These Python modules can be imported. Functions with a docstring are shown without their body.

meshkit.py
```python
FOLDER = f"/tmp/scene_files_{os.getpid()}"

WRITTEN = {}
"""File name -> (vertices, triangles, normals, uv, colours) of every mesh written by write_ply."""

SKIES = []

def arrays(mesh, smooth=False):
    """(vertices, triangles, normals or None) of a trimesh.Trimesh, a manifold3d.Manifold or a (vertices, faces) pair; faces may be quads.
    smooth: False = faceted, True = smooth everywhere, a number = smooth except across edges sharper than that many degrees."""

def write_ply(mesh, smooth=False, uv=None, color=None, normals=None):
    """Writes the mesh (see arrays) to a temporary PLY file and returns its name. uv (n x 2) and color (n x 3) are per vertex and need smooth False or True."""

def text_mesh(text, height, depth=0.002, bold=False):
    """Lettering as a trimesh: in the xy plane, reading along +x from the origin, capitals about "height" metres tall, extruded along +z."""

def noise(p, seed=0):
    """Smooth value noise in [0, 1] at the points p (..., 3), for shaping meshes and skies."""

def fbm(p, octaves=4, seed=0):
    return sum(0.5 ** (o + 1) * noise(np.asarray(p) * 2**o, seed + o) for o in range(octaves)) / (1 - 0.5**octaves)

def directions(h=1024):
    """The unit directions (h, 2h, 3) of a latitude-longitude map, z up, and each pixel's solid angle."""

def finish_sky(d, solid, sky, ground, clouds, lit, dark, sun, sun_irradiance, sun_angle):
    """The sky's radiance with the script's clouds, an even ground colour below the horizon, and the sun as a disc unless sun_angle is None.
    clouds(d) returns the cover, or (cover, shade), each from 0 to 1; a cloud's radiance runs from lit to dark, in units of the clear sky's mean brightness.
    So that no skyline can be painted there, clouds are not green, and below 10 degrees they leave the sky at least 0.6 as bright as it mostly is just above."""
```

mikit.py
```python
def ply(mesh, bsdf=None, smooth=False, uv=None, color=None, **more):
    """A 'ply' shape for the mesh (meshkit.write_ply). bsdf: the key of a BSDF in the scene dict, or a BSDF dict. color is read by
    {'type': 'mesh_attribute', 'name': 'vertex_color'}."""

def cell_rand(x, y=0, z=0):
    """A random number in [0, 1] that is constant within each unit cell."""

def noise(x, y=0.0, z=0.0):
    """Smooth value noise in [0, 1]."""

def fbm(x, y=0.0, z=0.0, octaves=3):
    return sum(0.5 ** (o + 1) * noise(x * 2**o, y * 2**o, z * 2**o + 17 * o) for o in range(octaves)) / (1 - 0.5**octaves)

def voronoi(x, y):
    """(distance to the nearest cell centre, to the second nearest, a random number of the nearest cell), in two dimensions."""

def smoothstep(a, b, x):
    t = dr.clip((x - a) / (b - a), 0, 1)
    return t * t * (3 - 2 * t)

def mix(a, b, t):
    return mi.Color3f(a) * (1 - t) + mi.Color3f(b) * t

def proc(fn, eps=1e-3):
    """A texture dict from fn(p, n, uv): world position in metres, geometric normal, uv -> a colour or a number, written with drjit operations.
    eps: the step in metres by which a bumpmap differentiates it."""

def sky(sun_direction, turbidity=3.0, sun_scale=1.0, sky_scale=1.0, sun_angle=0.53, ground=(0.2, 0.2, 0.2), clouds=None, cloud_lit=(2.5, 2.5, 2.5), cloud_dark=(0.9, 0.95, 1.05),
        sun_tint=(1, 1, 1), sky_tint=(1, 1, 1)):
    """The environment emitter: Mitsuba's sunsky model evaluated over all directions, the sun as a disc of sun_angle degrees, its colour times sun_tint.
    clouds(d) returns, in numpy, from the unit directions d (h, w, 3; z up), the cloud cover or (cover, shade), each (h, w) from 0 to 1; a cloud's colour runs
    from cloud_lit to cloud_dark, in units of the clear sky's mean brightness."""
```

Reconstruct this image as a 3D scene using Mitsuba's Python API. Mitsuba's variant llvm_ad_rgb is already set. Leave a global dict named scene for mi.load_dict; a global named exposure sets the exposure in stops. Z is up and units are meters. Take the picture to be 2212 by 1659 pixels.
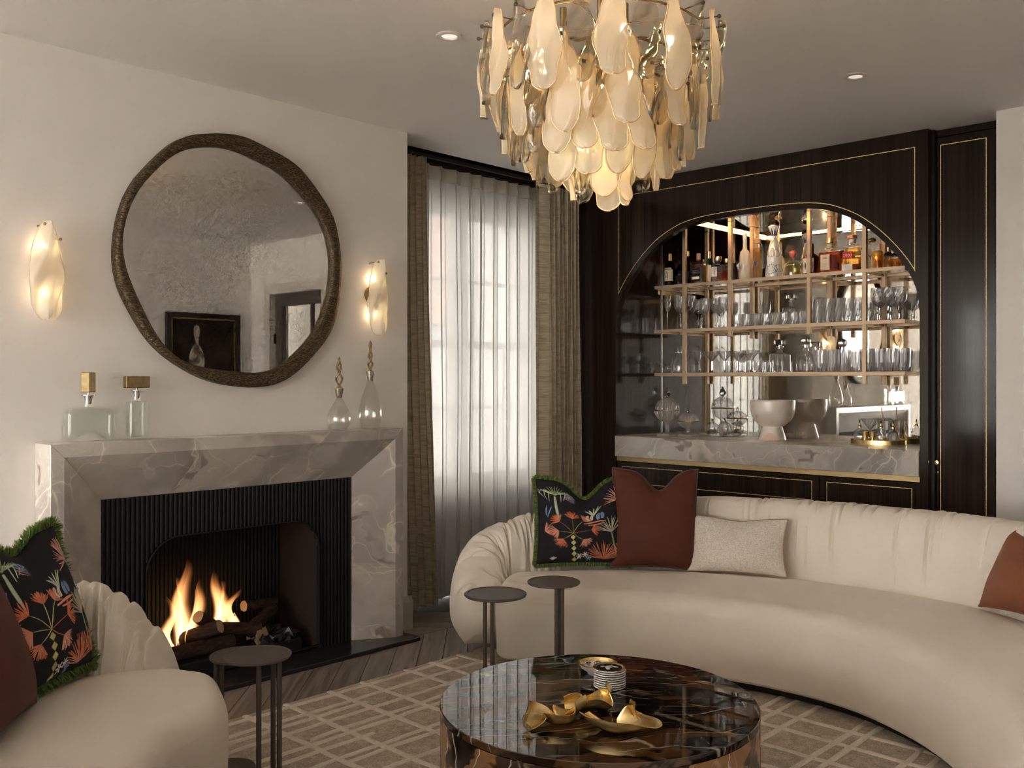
import math, random
import numpy as np
import drjit as dr
import mitsuba as mi
import trimesh, shapely
from shapely.geometry import Polygon, LineString, Point, box as sbox
import mikit, meshkit
from mikit import noise, fbm, voronoi, cell_rand, smoothstep, mix, proc

T = mi.ScalarTransform4f
scene, labels = {}, {}
PI = math.pi

# ---------------------------------------------------------------- camera, sky, exposure
F_PX = 2048.0
YAW = math.radians(43.51)
EYE = [0.0, 0.0, 1.38]
scene['camera'] = {'type': 'perspective', 'fov': math.degrees(2 * math.atan(1106 / F_PX)), 'fov_axis': 'x',
                   'principal_point_offset_y': 7.5 / 1659, 'near_clip': 0.05, 'far_clip': 200.0,
                   'to_world': T().look_at(origin=EYE, target=[math.cos(YAW), math.sin(YAW), 1.38], up=[0, 0, 1])}
exposure = 0.36
SKY = 150.0           # overcast daylight
LAMP = 0.85         # all electric lamps


def overcast(d):
    return np.ones(d.shape[:2]), 0.0 * d[..., 2]


scene['sky'] = mikit.sky([0.3, 0.5, 0.8], sun_scale=0.0, sky_scale=SKY, clouds=overcast, cloud_lit=(1.0, 0.985, 0.96), cloud_dark=(0.8, 0.81, 0.82), ground=(0.55, 0.535, 0.51))

# ---------------------------------------------------------------- helpers
CEIL = 2.76
COUNT = {}


def numbered(name):
    n = COUNT.get(name, -1) + 1
    COUNT[name] = n
    return name if n == 0 else f'{name}_{n:03d}'


def say(key, label=None, cat=None, group=None, kind=None):
    d = {k: v for k, v in (('label', label), ('category', cat), ('group', group), ('kind', kind)) if v}
    if d:
        labels.setdefault(key, {}).update(d)
    return key


def thing(name, label, cat, group=None):
    """A key for a thing whose parts follow."""
    return say(numbered(name), label, cat, group)


def shape(mesh, mat, smooth=False, **kw):
    return mikit.ply(mesh, mat, smooth=smooth, **kw)


def put(key, d, place=None):
    scene[key] = dict(d) if place is None else {**d, 'to_world': place}
    return key


def part(parent, name, mesh, mat=None, smooth=False, label=None, kind=None, place=None, **kw):
    d = mesh if isinstance(mesh, dict) else shape(mesh, mat, smooth, **kw)
    key = put(numbered(parent + '__' + name), d, place)
    return say(key, label=label, kind=kind)


def solo(name, mesh, mat, label, cat, smooth=False, group=None, place=None, kind=None, **kw):
    d = mesh if isinstance(mesh, dict) else shape(mesh, mat, smooth, **kw)
    key = put(numbered(name), d, place)
    return say(key, label, cat, group, kind)


def struct(name, mesh, mat, smooth=False, **kw):
    key = put(numbered(name), shape(mesh, mat, smooth, **kw))
    return say(key, kind='structure')


def cat(*ms):
    ms = [m for m in ms if m is not None]
    v, f, n = [], [], 0
    for m in ms:
        a, b, _ = meshkit.arrays(m)
        v.append(a); f.append(b + n); n += len(a)
    return trimesh.Trimesh(np.vstack(v), np.vstack(f), process=False)


def moved(m, loc=(0, 0, 0), rz=0.0, M=None, s=1.0):
    v, f, _ = meshkit.arrays(m)
    v = np.array(v) * s
    if M is not None:
        v = v @ np.asarray(M)[:3, :3].T
        if np.linalg.det(np.asarray(M)[:3, :3]) < 0:
            f = f[:, ::-1]
    if rz:
        c, q = math.cos(rz), math.sin(rz)
        v = v @ np.array([[c, -q, 0], [q, c, 0], [0, 0, 1]]).T
    return trimesh.Trimesh(v + np.asarray(loc, float), f, process=False)


def box(x0, x1, y0, y1, z0, z1):
    v = np.array([[x, y, z] for x in (x0, x1) for y in (y0, y1) for z in (z0, z1)], float)
    f = np.array([[0, 1, 3, 2], [4, 6, 7, 5], [0, 4, 5, 1], [2, 3, 7, 6], [0, 2, 6, 4], [1, 5, 7, 3]])
    return trimesh.Trimesh(v, np.vstack([f[:, [0, 1, 2]], f[:, [0, 2, 3]]]), process=False)


def cbox(x0, x1, y0, y1, z0, z1, c=0.003):
    """A box with chamfered edges (24 corners)."""
    p = []
    for sx, x in ((1, x0), (-1, x1)):
        for sy, y in ((1, y0), (-1, y1)):
            for sz, z in ((1, z0), (-1, z1)):
                p += [[x, y + sy * c, z + sz * c], [x + sx * c, y, z + sz * c], [x + sx * c, y + sy * c, z]]
    return trimesh.convex.convex_hull(np.array(p))


def grid(P, wrap_u=False, wrap_v=False):
    """Mesh of a (nu, nv, 3) array of points."""
    nu, nv = P.shape[:2]
    i, j = np.meshgrid(np.arange(nu if wrap_u else nu - 1), np.arange(nv if wrap_v else nv - 1), indexing='ij')
    i2, j2 = (i + 1) % nu, (j + 1) % nv
    q = np.stack([i * nv + j, i2 * nv + j, i2 * nv + j2, i * nv + j2], -1).reshape(-1, 4)
    return trimesh.Trimesh(P.reshape(-1, 3), np.vstack([q[:, [0, 1, 2]], q[:, [0, 2, 3]]]), process=False)


def lathe(profile, n=24, facets=None, fw=None):
    """Revolves (radius, z) pairs about z; the profile runs so that its outside lies to the right going up. facets: fn(angle, z) -> radius factor."""
    pr = np.asarray(profile, float)
    a = np.arange(n) * 2 * PI / n
    k = np.ones((len(pr), n)) if facets is None else facets(a[None, :], pr[:, 1:2]) * np.ones((len(pr), n))
    if fw is not None:
        k = 1 + (k - 1) * np.asarray(fw, float)[:, None]
    r = np.maximum(pr[:, :1], 1e-5) * k
    P = np.stack([r * np.cos(a), r * np.sin(a), np.broadcast_to(pr[:, 1:2], r.shape)], -1)
    m = grid(P, wrap_v=True)
    m.faces = m.faces[:, ::-1]
    return m


def smooth_profile(pts, n=6):
    return spline(pts, n * (len(pts) - 1))


def spline(pts, n):
    """n points at even steps along a Catmull-Rom curve through pts."""
    p = np.asarray(pts, float)
    q = np.vstack([2 * p[0] - p[1], p, 2 * p[-1] - p[-2]])
    out = []
    for i in range(len(p) - 1):
        a, b, c, d = q[i:i + 4]
        t = np.linspace(0, 1, 24, endpoint=False)[:, None]
        out.append(0.5 * (2 * b + (c - a) * t + (2 * a - 5 * b + 4 * c - d) * t ** 2 + (3 * b - a - 3 * c + d) * t ** 3))
    out = np.vstack(out + [p[-1:]])
    s = np.concatenate([[0], np.cumsum(np.linalg.norm(np.diff(out, axis=0), axis=1))])
    u = np.linspace(0, s[-1], n)
    return np.stack([np.interp(u, s, out[:, k]) for k in range(p.shape[1])], -1)


def tube(pts, r, n=8, cap=True, closed=False):
    p = np.asarray(pts, float)
    r = np.broadcast_to(np.asarray(r, float), (len(p),))
    t = (np.roll(p, -1, 0) - np.roll(p, 1, 0)) if closed else np.gradient(p, axis=0)
    t /= np.linalg.norm(t, axis=1, keepdims=True) + 1e-12
    up = np.array([0, 0, 1.0]) if abs(t[0, 2]) < 0.9 else np.array([1.0, 0, 0])
    A = []
    a = np.cross(t[0], up)
    for k in range(len(p)):
        a = a - t[k] * (a @ t[k])
        a /= np.linalg.norm(a) + 1e-12
        A.append(a)
    A = np.array(A)
    B = np.cross(t, A)
    w = np.arange(n) * 2 * PI / n
    P = p[:, None] + r[:, None, None] * (np.cos(w)[None, :, None] * A[:, None] + np.sin(w)[None, :, None] * B[:, None])
    m = grid(P, wrap_u=closed, wrap_v=True)
    m.faces = m.faces[:, ::-1]
    if cap and not closed:
        v = np.vstack([m.vertices, p[:1], p[-1:]])
        k, L = np.arange(n), len(p)
        f = np.vstack([m.faces, np.stack([(k + 1) % n, k, k * 0 + L * n], 1), np.stack([(L - 1) * n + k, (L - 1) * n + (k + 1) % n, k * 0 + L * n + 1], 1)])
        m = trimesh.Trimesh(v, f, process=False)
    return m


def rod(p0, p1, r, n=10):
    return tube([p0, p1], r, n)


def ball(c, r, n=8):
    m = trimesh.creation.icosphere(subdivisions=2 if n >= 8 else 1, radius=r)
    m.apply_translation(c)
    return m


def extrude(poly, h):
    """A shapely polygon extruded along +z."""
    gs = [g for g in getattr(poly, 'geoms', [poly]) if g.area > 1e-9]
    return cat(*[trimesh.creation.extrude_polygon(g, h, engine='earcut') for g in gs])


YZ = np.array([[0, 0, 1.0], [1, 0, 0], [0, 1, 0]])      # plan x,y,thickness -> world y,z,x
XZ = np.array([[1.0, 0, 0], [0, 0, 1], [0, 1, 0]])      # plan x,y,thickness -> world x,z,y


def ring(poly, n, start=None):
    c = np.array(poly.exterior.coords)[:-1]
    if shapely.geometry.LinearRing(c).is_ccw is False:
        c = c[::-1]
    if start is not None:
        k = np.argmin(np.linalg.norm(c - start, axis=1))
        c = np.roll(c, -k, axis=0)
    c = np.vstack([c, c[:1]])
    s = np.concatenate([[0], np.cumsum(np.linalg.norm(np.diff(c, axis=0), axis=1))])
    u = np.linspace(0, s[-1], n, endpoint=False)
    return np.stack([np.interp(u, s, c[:, 0]), np.interp(u, s, c[:, 1])], -1)


def pillow(poly, levels, n=160, start=None):
    """Stacks inset rings of a plan: levels = [(inset, z)...] from the bottom up; closed with flat caps."""
    P, st = [], start
    for ins, z in levels:
        q = poly.buffer(-ins, quad_segs=12) if ins else poly
        if q.geom_type != 'Polygon':
            q = max(q.geoms, key=lambda g: g.area)
        c = ring(q, n, st)
        st = c[0]
        P.append(np.column_stack([c, np.full(n, z)]))
    P = np.array(P)
    m = grid(P, wrap_v=True)
    f = [m.faces[:, ::-1]]
    for k, flip in ((0, True), (len(P) - 1, False)):
        vt, ft = trimesh.creation.triangulate_polygon(Polygon(P[k][:, :2]), engine='earcut')
        idx = np.array([np.argmin(np.sum((P[k][:, :2] - q) ** 2, 1)) for q in vt]) + k * n
        a = P.reshape(-1, 3)[idx[ft]]
        up = np.cross(a[:, 1, :2] - a[:, 0, :2], a[:, 2, :2] - a[:, 0, :2]) > 0
        want = ~up if flip else up
        f.append(np.where(want[:, None], idx[ft], idx[ft][:, ::-1]))
    return trimesh.Trimesh(P.reshape(-1, 3), np.vstack(f), process=False)


def rect(x0, x1, y0, y1, r=0.0):
    p = sbox(x0, y0, x1, y1)
    return p.buffer(-r).buffer(r, quad_segs=8) if r else p


def disc(r, n=48, c=(0, 0)):
    return Point(*c).buffer(r, quad_segs=n // 4)


def frame_matrix(ex, ey, ez, o):
    M = np.eye(4)
    M[:3, 0], M[:3, 1], M[:3, 2], M[:3, 3] = ex, ey, ez, o
    return T(M)
# ---------------------------------------------------------------- materials


def rgb(*c):
    return {'type': 'rgb', 'value': list(c)}


def srgb(r, g, b):
    c = np.array([r, g, b]) / 255.0
    return rgb(*np.where(c < 0.04045, c / 12.92, ((c + 0.055) / 1.055) ** 2.4).tolist())


def two(d):
    return {'type': 'twosided', 'bsdf': d}


def matte(c):
    return two({'type': 'diffuse', 'reflectance': c})


def princ(c, rough=0.5, **kw):
    return two({'type': 'principled', 'base_color': c, 'roughness': rough, **kw})


def metal(c, rough):
    return two({'type': 'roughconductor', 'specular_reflectance': c, 'alpha': rough, 'material': 'none'})


# paint
scene['m_paint'] = matte(proc(lambda p, n, uv: mix((0.77, 0.74, 0.70), (0.795, 0.765, 0.725), fbm(p.x * 3, p.y * 3, p.z * 3))))
scene['m_ceiling'] = matte(rgb(0.84, 0.815, 0.78))
scene['m_trim'] = princ(rgb(0.75, 0.715, 0.66), 0.35)
scene['m_darkvoid'] = matte(rgb(0.02, 0.016, 0.013))
scene['m_stucco'] = matte(rgb(0.25, 0.247, 0.24))
scene['m_outside_wall'] = matte(proc(lambda p, n, uv: mix((0.20, 0.12, 0.095), (0.27, 0.175, 0.14), cell_rand(dr.floor(p.x * 4.4 + 0.5 * cell_rand(dr.floor(p.z * 13.3))), 0, dr.floor(p.z * 13.3)))))


# grey marble (fireplace, counter)
def f_marble(p, n, uv):
    wx = fbm(p.x * 3.1, p.y * 3.1, p.z * 3.1, 4) - 0.5
    wz = fbm(p.x * 3.1 + 9, p.y * 3.1 + 4, p.z * 3.1 + 7, 4) - 0.5
    fx = fbm(p.x * 13, p.y * 13, p.z * 13 + 5, 3) - 0.5
    a, b = p.x + p.y * 0.9 + wx * 0.5 + fx * 0.07, p.z + p.y * 0.35 + wz * 0.5 - fx * 0.07
    d1, d2, r = voronoi(a * 5.0, b * 5.0)
    web = 1 - smoothstep(0.0, 0.06, d2 - d1)
    glow = 1 - smoothstep(0.0, 0.30, d2 - d1)
    e1, e2, r2 = voronoi(a * 12 + 5, b * 12)
    fine = 1 - smoothstep(0.0, 0.08, e2 - e1)
    patch = fbm(a * 3.2 + 20, b * 3.2, p.y * 3, 3)
    cloud = fbm(a * 4.0, b * 4.0 + 3, p.z, 4)
    col = mix((0.38, 0.345, 0.31), (0.60, 0.56, 0.51), smoothstep(0.30, 0.70, cloud))
    on = smoothstep(0.34, 0.50, patch)
    col = mix(col, (0.60, 0.555, 0.485), glow * on * 0.40)
    col = mix(col, (0.76, 0.71, 0.62), web * on * 0.95)
    col = mix(col, (0.68, 0.625, 0.54), fine * smoothstep(0.42, 0.56, patch) * 0.75)
    rust = smoothstep(0.66, 0.73, fbm(a * 10 + 3, b * 10 + 8, p.z * 4, 3)) * smoothstep(0.38, 0.52, patch)
    return mix(col, (0.17, 0.095, 0.065), rust * 0.7)


scene['m_marble'] = princ(proc(f_marble), 0.22, specular=0.5)


# black and gold marble of the low table
def portoro(a, b, c):
    w = fbm(a * 2.0, b * 2.5, c * 2.5 + 3, 4) - 0.5
    w2 = fbm(a * 6 + 8, b * 9, c * 6, 4) - 0.5
    aa, bb = a + w * 0.30 + w2 * 0.08, b + w * 0.16 + w2 * 0.075
    d1, d2, r = voronoi(aa * 2.1, bb * 13)
    e1, e2, r2 = voronoi(aa * 4.5 + 3 + w2 * 0.8, bb * 21 + 7)
    vein = (1 - smoothstep(0.0, 0.045, d2 - d1)) * smoothstep(0.36, 0.52, fbm(a * 5 + 4, b * 11, 2.0, 3))
    thin = (1 - smoothstep(0.0, 0.055, e2 - e1)) * smoothstep(0.38, 0.52, fbm(a * 4 + 14, b * 6, 5.0, 3))
    gold = smoothstep(0.535, 0.58, fbm(aa * 6, bb * 15, c * 9, 4))
    col = mix((0.008, 0.006, 0.005), (0.055, 0.031, 0.019), smoothstep(0.35, 0.75, fbm(a * 5, b * 9, c * 5 + 11, 4)))
    col = mix(col, (0.25, 0.125, 0.05), gold * 0.85)
    col = mix(col, (0.30, 0.22, 0.145), thin * 0.75)
    return mix(col, (0.70, 0.66, 0.60), vein * 0.92)


scene['m_portoro_top'] = two({'type': 'plastic', 'int_ior': 1.9, 'nonlinear': True, 'diffuse_reflectance': proc(lambda p, n, uv: portoro(0.75 * p.x - 0.66 * p.y, 0.66 * p.x + 0.75 * p.y, p.z))})
scene['m_portoro_side'] = princ(proc(lambda p, n, uv: portoro(p.z * 1.0 + 0.2 * uv.x, uv.x * 0.6 + 0.15 * p.z, 3.0 + p.z)), 0.08, specular=0.6)


# dark lacquered wood
def f_wood(p, n, uv):
    g = noise((p.x + p.y) * 170, 0, p.z * 1.3) * 0.5 + fbm((p.x + p.y) * 28, 3, p.z * 0.8, 3) * 0.5
    k = cell_rand(dr.floor((p.x + p.y) * 3.3))
    return mix((0.008, 0.0052, 0.004), (0.027, 0.0165, 0.011), smoothstep(0.2, 0.85, g) * (0.6 + 0.4 * k))


scene['m_wood_dark'] = princ(proc(f_wood), 0.10, specular=0.32)
scene['m_wood_edge'] = princ(rgb(0.012, 0.009, 0.007), 0.25, specular=0.3)
scene['m_pelmet'] = princ(rgb(0.02, 0.014, 0.011), 0.4, specular=0.3)


def plank(seed, lo, hi):
    def f(p, n, uv):
        g = fbm(uv.x * 3 + seed * 7, uv.y * 60, seed, 3)
        return mix(lo, hi, smoothstep(0.2, 0.8, g))
    return princ(proc(f), 0.42, specular=0.4)


for k, (lo, hi) in enumerate([((0.11, 0.085, 0.066), (0.19, 0.155, 0.125)), ((0.125, 0.098, 0.078), (0.21, 0.17, 0.14)), ((0.095, 0.074, 0.058), (0.17, 0.135, 0.108))]):
    scene[f'm_plank_{k}'] = plank(k * 3.7, lo, hi)

# metals
scene['m_brass'] = metal(rgb(0.83, 0.62, 0.30), 0.17)
scene['m_brass_rack'] = metal(rgb(0.41, 0.30, 0.20), 0.30)
scene['m_brass_inlay'] = metal(rgb(0.50, 0.37, 0.19), 0.33)
scene['m_brass_old'] = metal(proc(lambda p, n, uv: mix((0.22, 0.155, 0.075), (0.40, 0.295, 0.145), fbm(p.x * 60, p.y * 60, p.z * 60, 3))), 0.35)
scene['m_gold_cap'] = metal(rgb(0.86, 0.66, 0.38), 0.22)
scene['m_copper'] = princ(rgb(0.72, 0.36, 0.20), 0.35, metallic=0.6)
scene['m_nickel'] = metal(rgb(0.62, 0.58, 0.53), 0.15)
scene['m_bronze_table'] = princ(rgb(0.085, 0.068, 0.056), 0.52, metallic=0.35, specular=0.35)
scene['m_black_metal'] = princ(rgb(0.008, 0.0075, 0.007), 0.55, specular=0.14)
scene['m_black_stone'] = princ(rgb(0.012, 0.011, 0.011), 0.16, specular=0.5)
scene['m_firebox'] = princ(rgb(0.022, 0.015, 0.011), 0.6, specular=0.2)


def f_hammer(p, n, uv):
    a = fbm(uv.x * 90, uv.y * 26, 1.0, 3)
    return a


scene['m_mirror_frame'] = {'type': 'bumpmap', 'bump': proc(lambda p, n, uv: fbm(p.x * 110, p.y * 150, p.z * 190, 3), eps=1.0e-3), 'scale': 0.006,
                           'bsdf': princ(proc(lambda p, n, uv: mix((0.045, 0.031, 0.018), (0.15, 0.105, 0.058), smoothstep(0.35, 0.75, fbm(p.x * 110, p.y * 150, p.z * 190, 3)))), 0.42, metallic=0.75, specular=0.5)}


# old mirrors with foxing spots
def foxing(a, b, s):
    w = fbm(a * 6, b * 6, 4.0, 2)
    d1, d2, r = voronoi(a * 38 * s, b * 38 * s)
    spot = (1 - smoothstep(0.10, 0.30, d1 + (noise(a * 300, b * 300) - 0.5) * 0.25)) * smoothstep(0.25, 0.6, r) * smoothstep(0.30, 0.55, fbm(a * 5 + 3, b * 5, 1.0, 3))
    e1, e2, q = voronoi(a * 95 * s + 9, b * 95 * s)
    dots = (1 - smoothstep(0.12, 0.34, e1)) * smoothstep(0.40, 0.75, q) * smoothstep(0.35, 0.55, w)
    haze = smoothstep(0.60, 0.78, fbm(a * 3.1 + 8, b * 3.1 + 2, 7.0, 4))
    k = dr.maximum(spot * 0.9, dots * 0.8)
    return mix((0.84, 0.815, 0.775), (0.07, 0.055, 0.04), dr.clip(k + haze * 0.22, 0, 1))


def f_specks(p, n, uv):
    a, b = (p.y + p.x), p.z
    d1, d2, r = voronoi(a * 34, b * 34)
    spot = (1 - smoothstep(0.05, 0.20, d1 + (noise(a * 300, b * 300) - 0.5) * 0.15)) * smoothstep(0.55, 0.8, r)
    return mix((0.93, 0.905, 0.865), (0.12, 0.095, 0.07), dr.clip(spot * 0.8, 0, 1))


scene['m_mirror_round'] = two({'type': 'conductor', 'material': 'none', 'specular_reflectance': proc(lambda p, n, uv: foxing(p.x, p.z, 1.7))})
scene['m_mirror_bar'] = two({'type': 'conductor', 'material': 'none', 'specular_reflectance': proc(f_specks)})

# glass
scene['m_glass'] = {'type': 'thindielectric', 'int_ior': 1.5}
scene['m_pane'] = {'type': 'thindielectric', 'int_ior': 1.5}
scene['m_shelf_glass'] = {'type': 'thindielectric', 'int_ior': 1.5, 'specular_transmittance': rgb(0.93, 0.96, 0.93)}
scene['m_vase_glass'] = {'type': 'thindielectric', 'int_ior': 1.5, 'specular_transmittance': rgb(0.968, 0.972, 0.962)}
scene['m_vase_green'] = {'type': 'thindielectric', 'int_ior': 1.5, 'specular_transmittance': rgb(0.955, 0.968, 0.957)}
scene['m_cut_glass'] = {'type': 'blendbsdf', 'weight': 0.10, 'a': {'type': 'thindielectric', 'int_ior': 1.75}, 'b': two({'type': 'principled', 'base_color': rgb(0.9, 0.87, 0.82), 'roughness': 0.25, 'specular': 0.9})}
scene['m_bottle_clear'] = {'type': 'dielectric', 'int_ior': 1.45, 'specular_transmittance': rgb(0.985, 0.988, 0.98)}
scene['m_bottle_green'] = {'type': 'dielectric', 'int_ior': 1.22, 'specular_transmittance': rgb(0.965, 0.978, 0.968)}
scene['m_ribbed_glass'] = {'type': 'blendbsdf', 'weight': 0.26, 'a': {'type': 'thindielectric', 'int_ior': 1.6}, 'b': two({'type': 'principled', 'base_color': rgb(0.9, 0.87, 0.82), 'roughness': 0.2, 'specular': 0.9})}
scene['m_crystal'] = {'type': 'dielectric', 'int_ior': 1.5}
scene['m_acrylic'] = {'type': 'thindielectric', 'int_ior': 1.49}


def tint(name, c, ior=1.5):
    scene[name] = {'type': 'thindielectric', 'int_ior': ior, 'specular_transmittance': rgb(*c)}


tint('m_amber', (0.93, 0.66, 0.26))
tint('m_cognac', (0.62, 0.22, 0.07))
tint('m_gold_liquor', (0.92, 0.72, 0.30))
tint('m_pale_liquor', (0.95, 0.88, 0.55))
tint('m_brown_glass', (0.16, 0.06, 0.025))
tint('m_black_glass', (0.03, 0.025, 0.02))
tint('m_teal_glass', (0.02, 0.30, 0.30))
tint('m_pink_liquor', (0.82, 0.33, 0.16))
scene['m_frost_glass'] = {'type': 'principledthin', 'base_color': rgb(0.90, 0.88, 0.82), 'roughness': 0.4, 'diff_trans': 1.1, 'spec_trans': 0.15, 'eta': 1.4}
scene['m_leaf_frost'] = {'type': 'principledthin', 'base_color': proc(lambda p, n, uv: mix((0.975, 0.895, 0.72), (0.985, 0.935, 0.82), fbm(p.x * 30, p.y * 30, p.z * 9, 3))), 'roughness': 0.18, 'diff_trans': 1.2, 'spec_trans': 0.22, 'eta': 1.5}
scene['m_leaf_clear'] = {'type': 'dielectric', 'int_ior': 1.48, 'specular_transmittance': rgb(0.98, 0.94, 0.86)}
scene['m_leaf_rim'] = princ(rgb(0.95, 0.72, 0.42), 0.08, spec_trans=0.0, specular=0.8)
scene['m_alabaster_shade'] = {'type': 'principledthin', 'base_color': rgb(0.98, 0.93, 0.84), 'roughness': 0.32, 'diff_trans': 1.3, 'spec_trans': 0.30, 'eta': 1.5}


def f_alabaster(p, n, uv):
    w = fbm(p.x * 8, p.y * 8, p.z * 8, 3)
    k = smoothstep(0.55, 0.64, fbm(p.x * 9 + w, p.y * 7 + 3, p.z * 8 + w * 2, 4))
    l = smoothstep(0.56, 0.68, fbm(p.x * 17 + 5, p.y * 15, p.z * 16 + w, 3)) * k
    return mix(mix((0.94, 0.87, 0.79), (0.84, 0.66, 0.54), k), (0.25, 0.12, 0.09), l)


scene['m_alabaster'] = princ(proc(f_alabaster), 0.28, specular=0.5)
scene['m_ceramic'] = princ(rgb(0.86, 0.84, 0.81), 0.12, specular=0.6)
scene['m_gold_rim'] = metal(rgb(0.86, 0.60, 0.26), 0.2)

# fabrics
scene['m_sofa'] = princ(proc(lambda p, n, uv: mix((0.75, 0.70, 0.62), (0.80, 0.75, 0.67), noise(p.x * 420, p.y * 420, p.z * 420) * 0.6 + 0.4 * fbm(p.x * 9, p.y * 9, p.z * 9))), 0.75, sheen=0.35, specular=0.25)
scene['m_rust'] = princ(proc(lambda p, n, uv: mix((0.050, 0.0125, 0.0065), (0.068, 0.018, 0.009), fbm(p.x * 14, p.y * 14, p.z * 14))), 0.7, sheen=0.4, specular=0.2)
scene['m_brown_velvet'] = princ(proc(lambda p, n, uv: mix((0.13, 0.043, 0.019), (0.19, 0.068, 0.031), fbm(p.x * 10, p.y * 10, p.z * 10))), 0.6, sheen=0.8, specular=0.2)
scene['m_piping_dark'] = princ(rgb(0.025, 0.015, 0.012), 0.6)
scene['m_piping_tan'] = princ(rgb(0.36, 0.26, 0.16), 0.7)


def f_slub(p, n, uv):
    a = noise(uv.x * 620, uv.y * 120) * 0.5 + noise(uv.x * 120, uv.y * 620) * 0.5
    return mix((0.58, 0.53, 0.465), (0.80, 0.755, 0.69), smoothstep(0.25, 0.75, a))


scene['m_white_linen'] = princ(proc(f_slub), 0.8, specular=0.15)
scene['m_black_cloth'] = princ(rgb(0.008, 0.007, 0.008), 0.8, specular=0.2)
for nm, c in dict(orange=(0.50, 0.13, 0.05), salmon=(0.62, 0.24, 0.15), pink=(0.62, 0.36, 0.30), green=(0.16, 0.22, 0.08), lime=(0.45, 0.44, 0.17), mint=(0.40, 0.47, 0.34), blue=(0.12, 0.20, 0.33), white=(0.62, 0.60, 0.56)).items():
    scene['m_thread_' + nm] = princ(rgb(*c), 0.55, specular=0.3)
scene['m_fringe'] = matte(rgb(0.10, 0.145, 0.040))


def f_linen(p, n, uv):
    a = noise(uv.x * 9, p.z * 420) * 0.5 + noise(uv.x * 23 + 3, p.z * 170) * 0.5
    b = smoothstep(0.68, 0.84, noise(uv.x * 9 + 40, p.z * 150))
    return mix(mix((0.47, 0.39, 0.275), (0.62, 0.535, 0.40), smoothstep(0.2, 0.8, a)), (0.26, 0.20, 0.125), b * 0.5)


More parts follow.
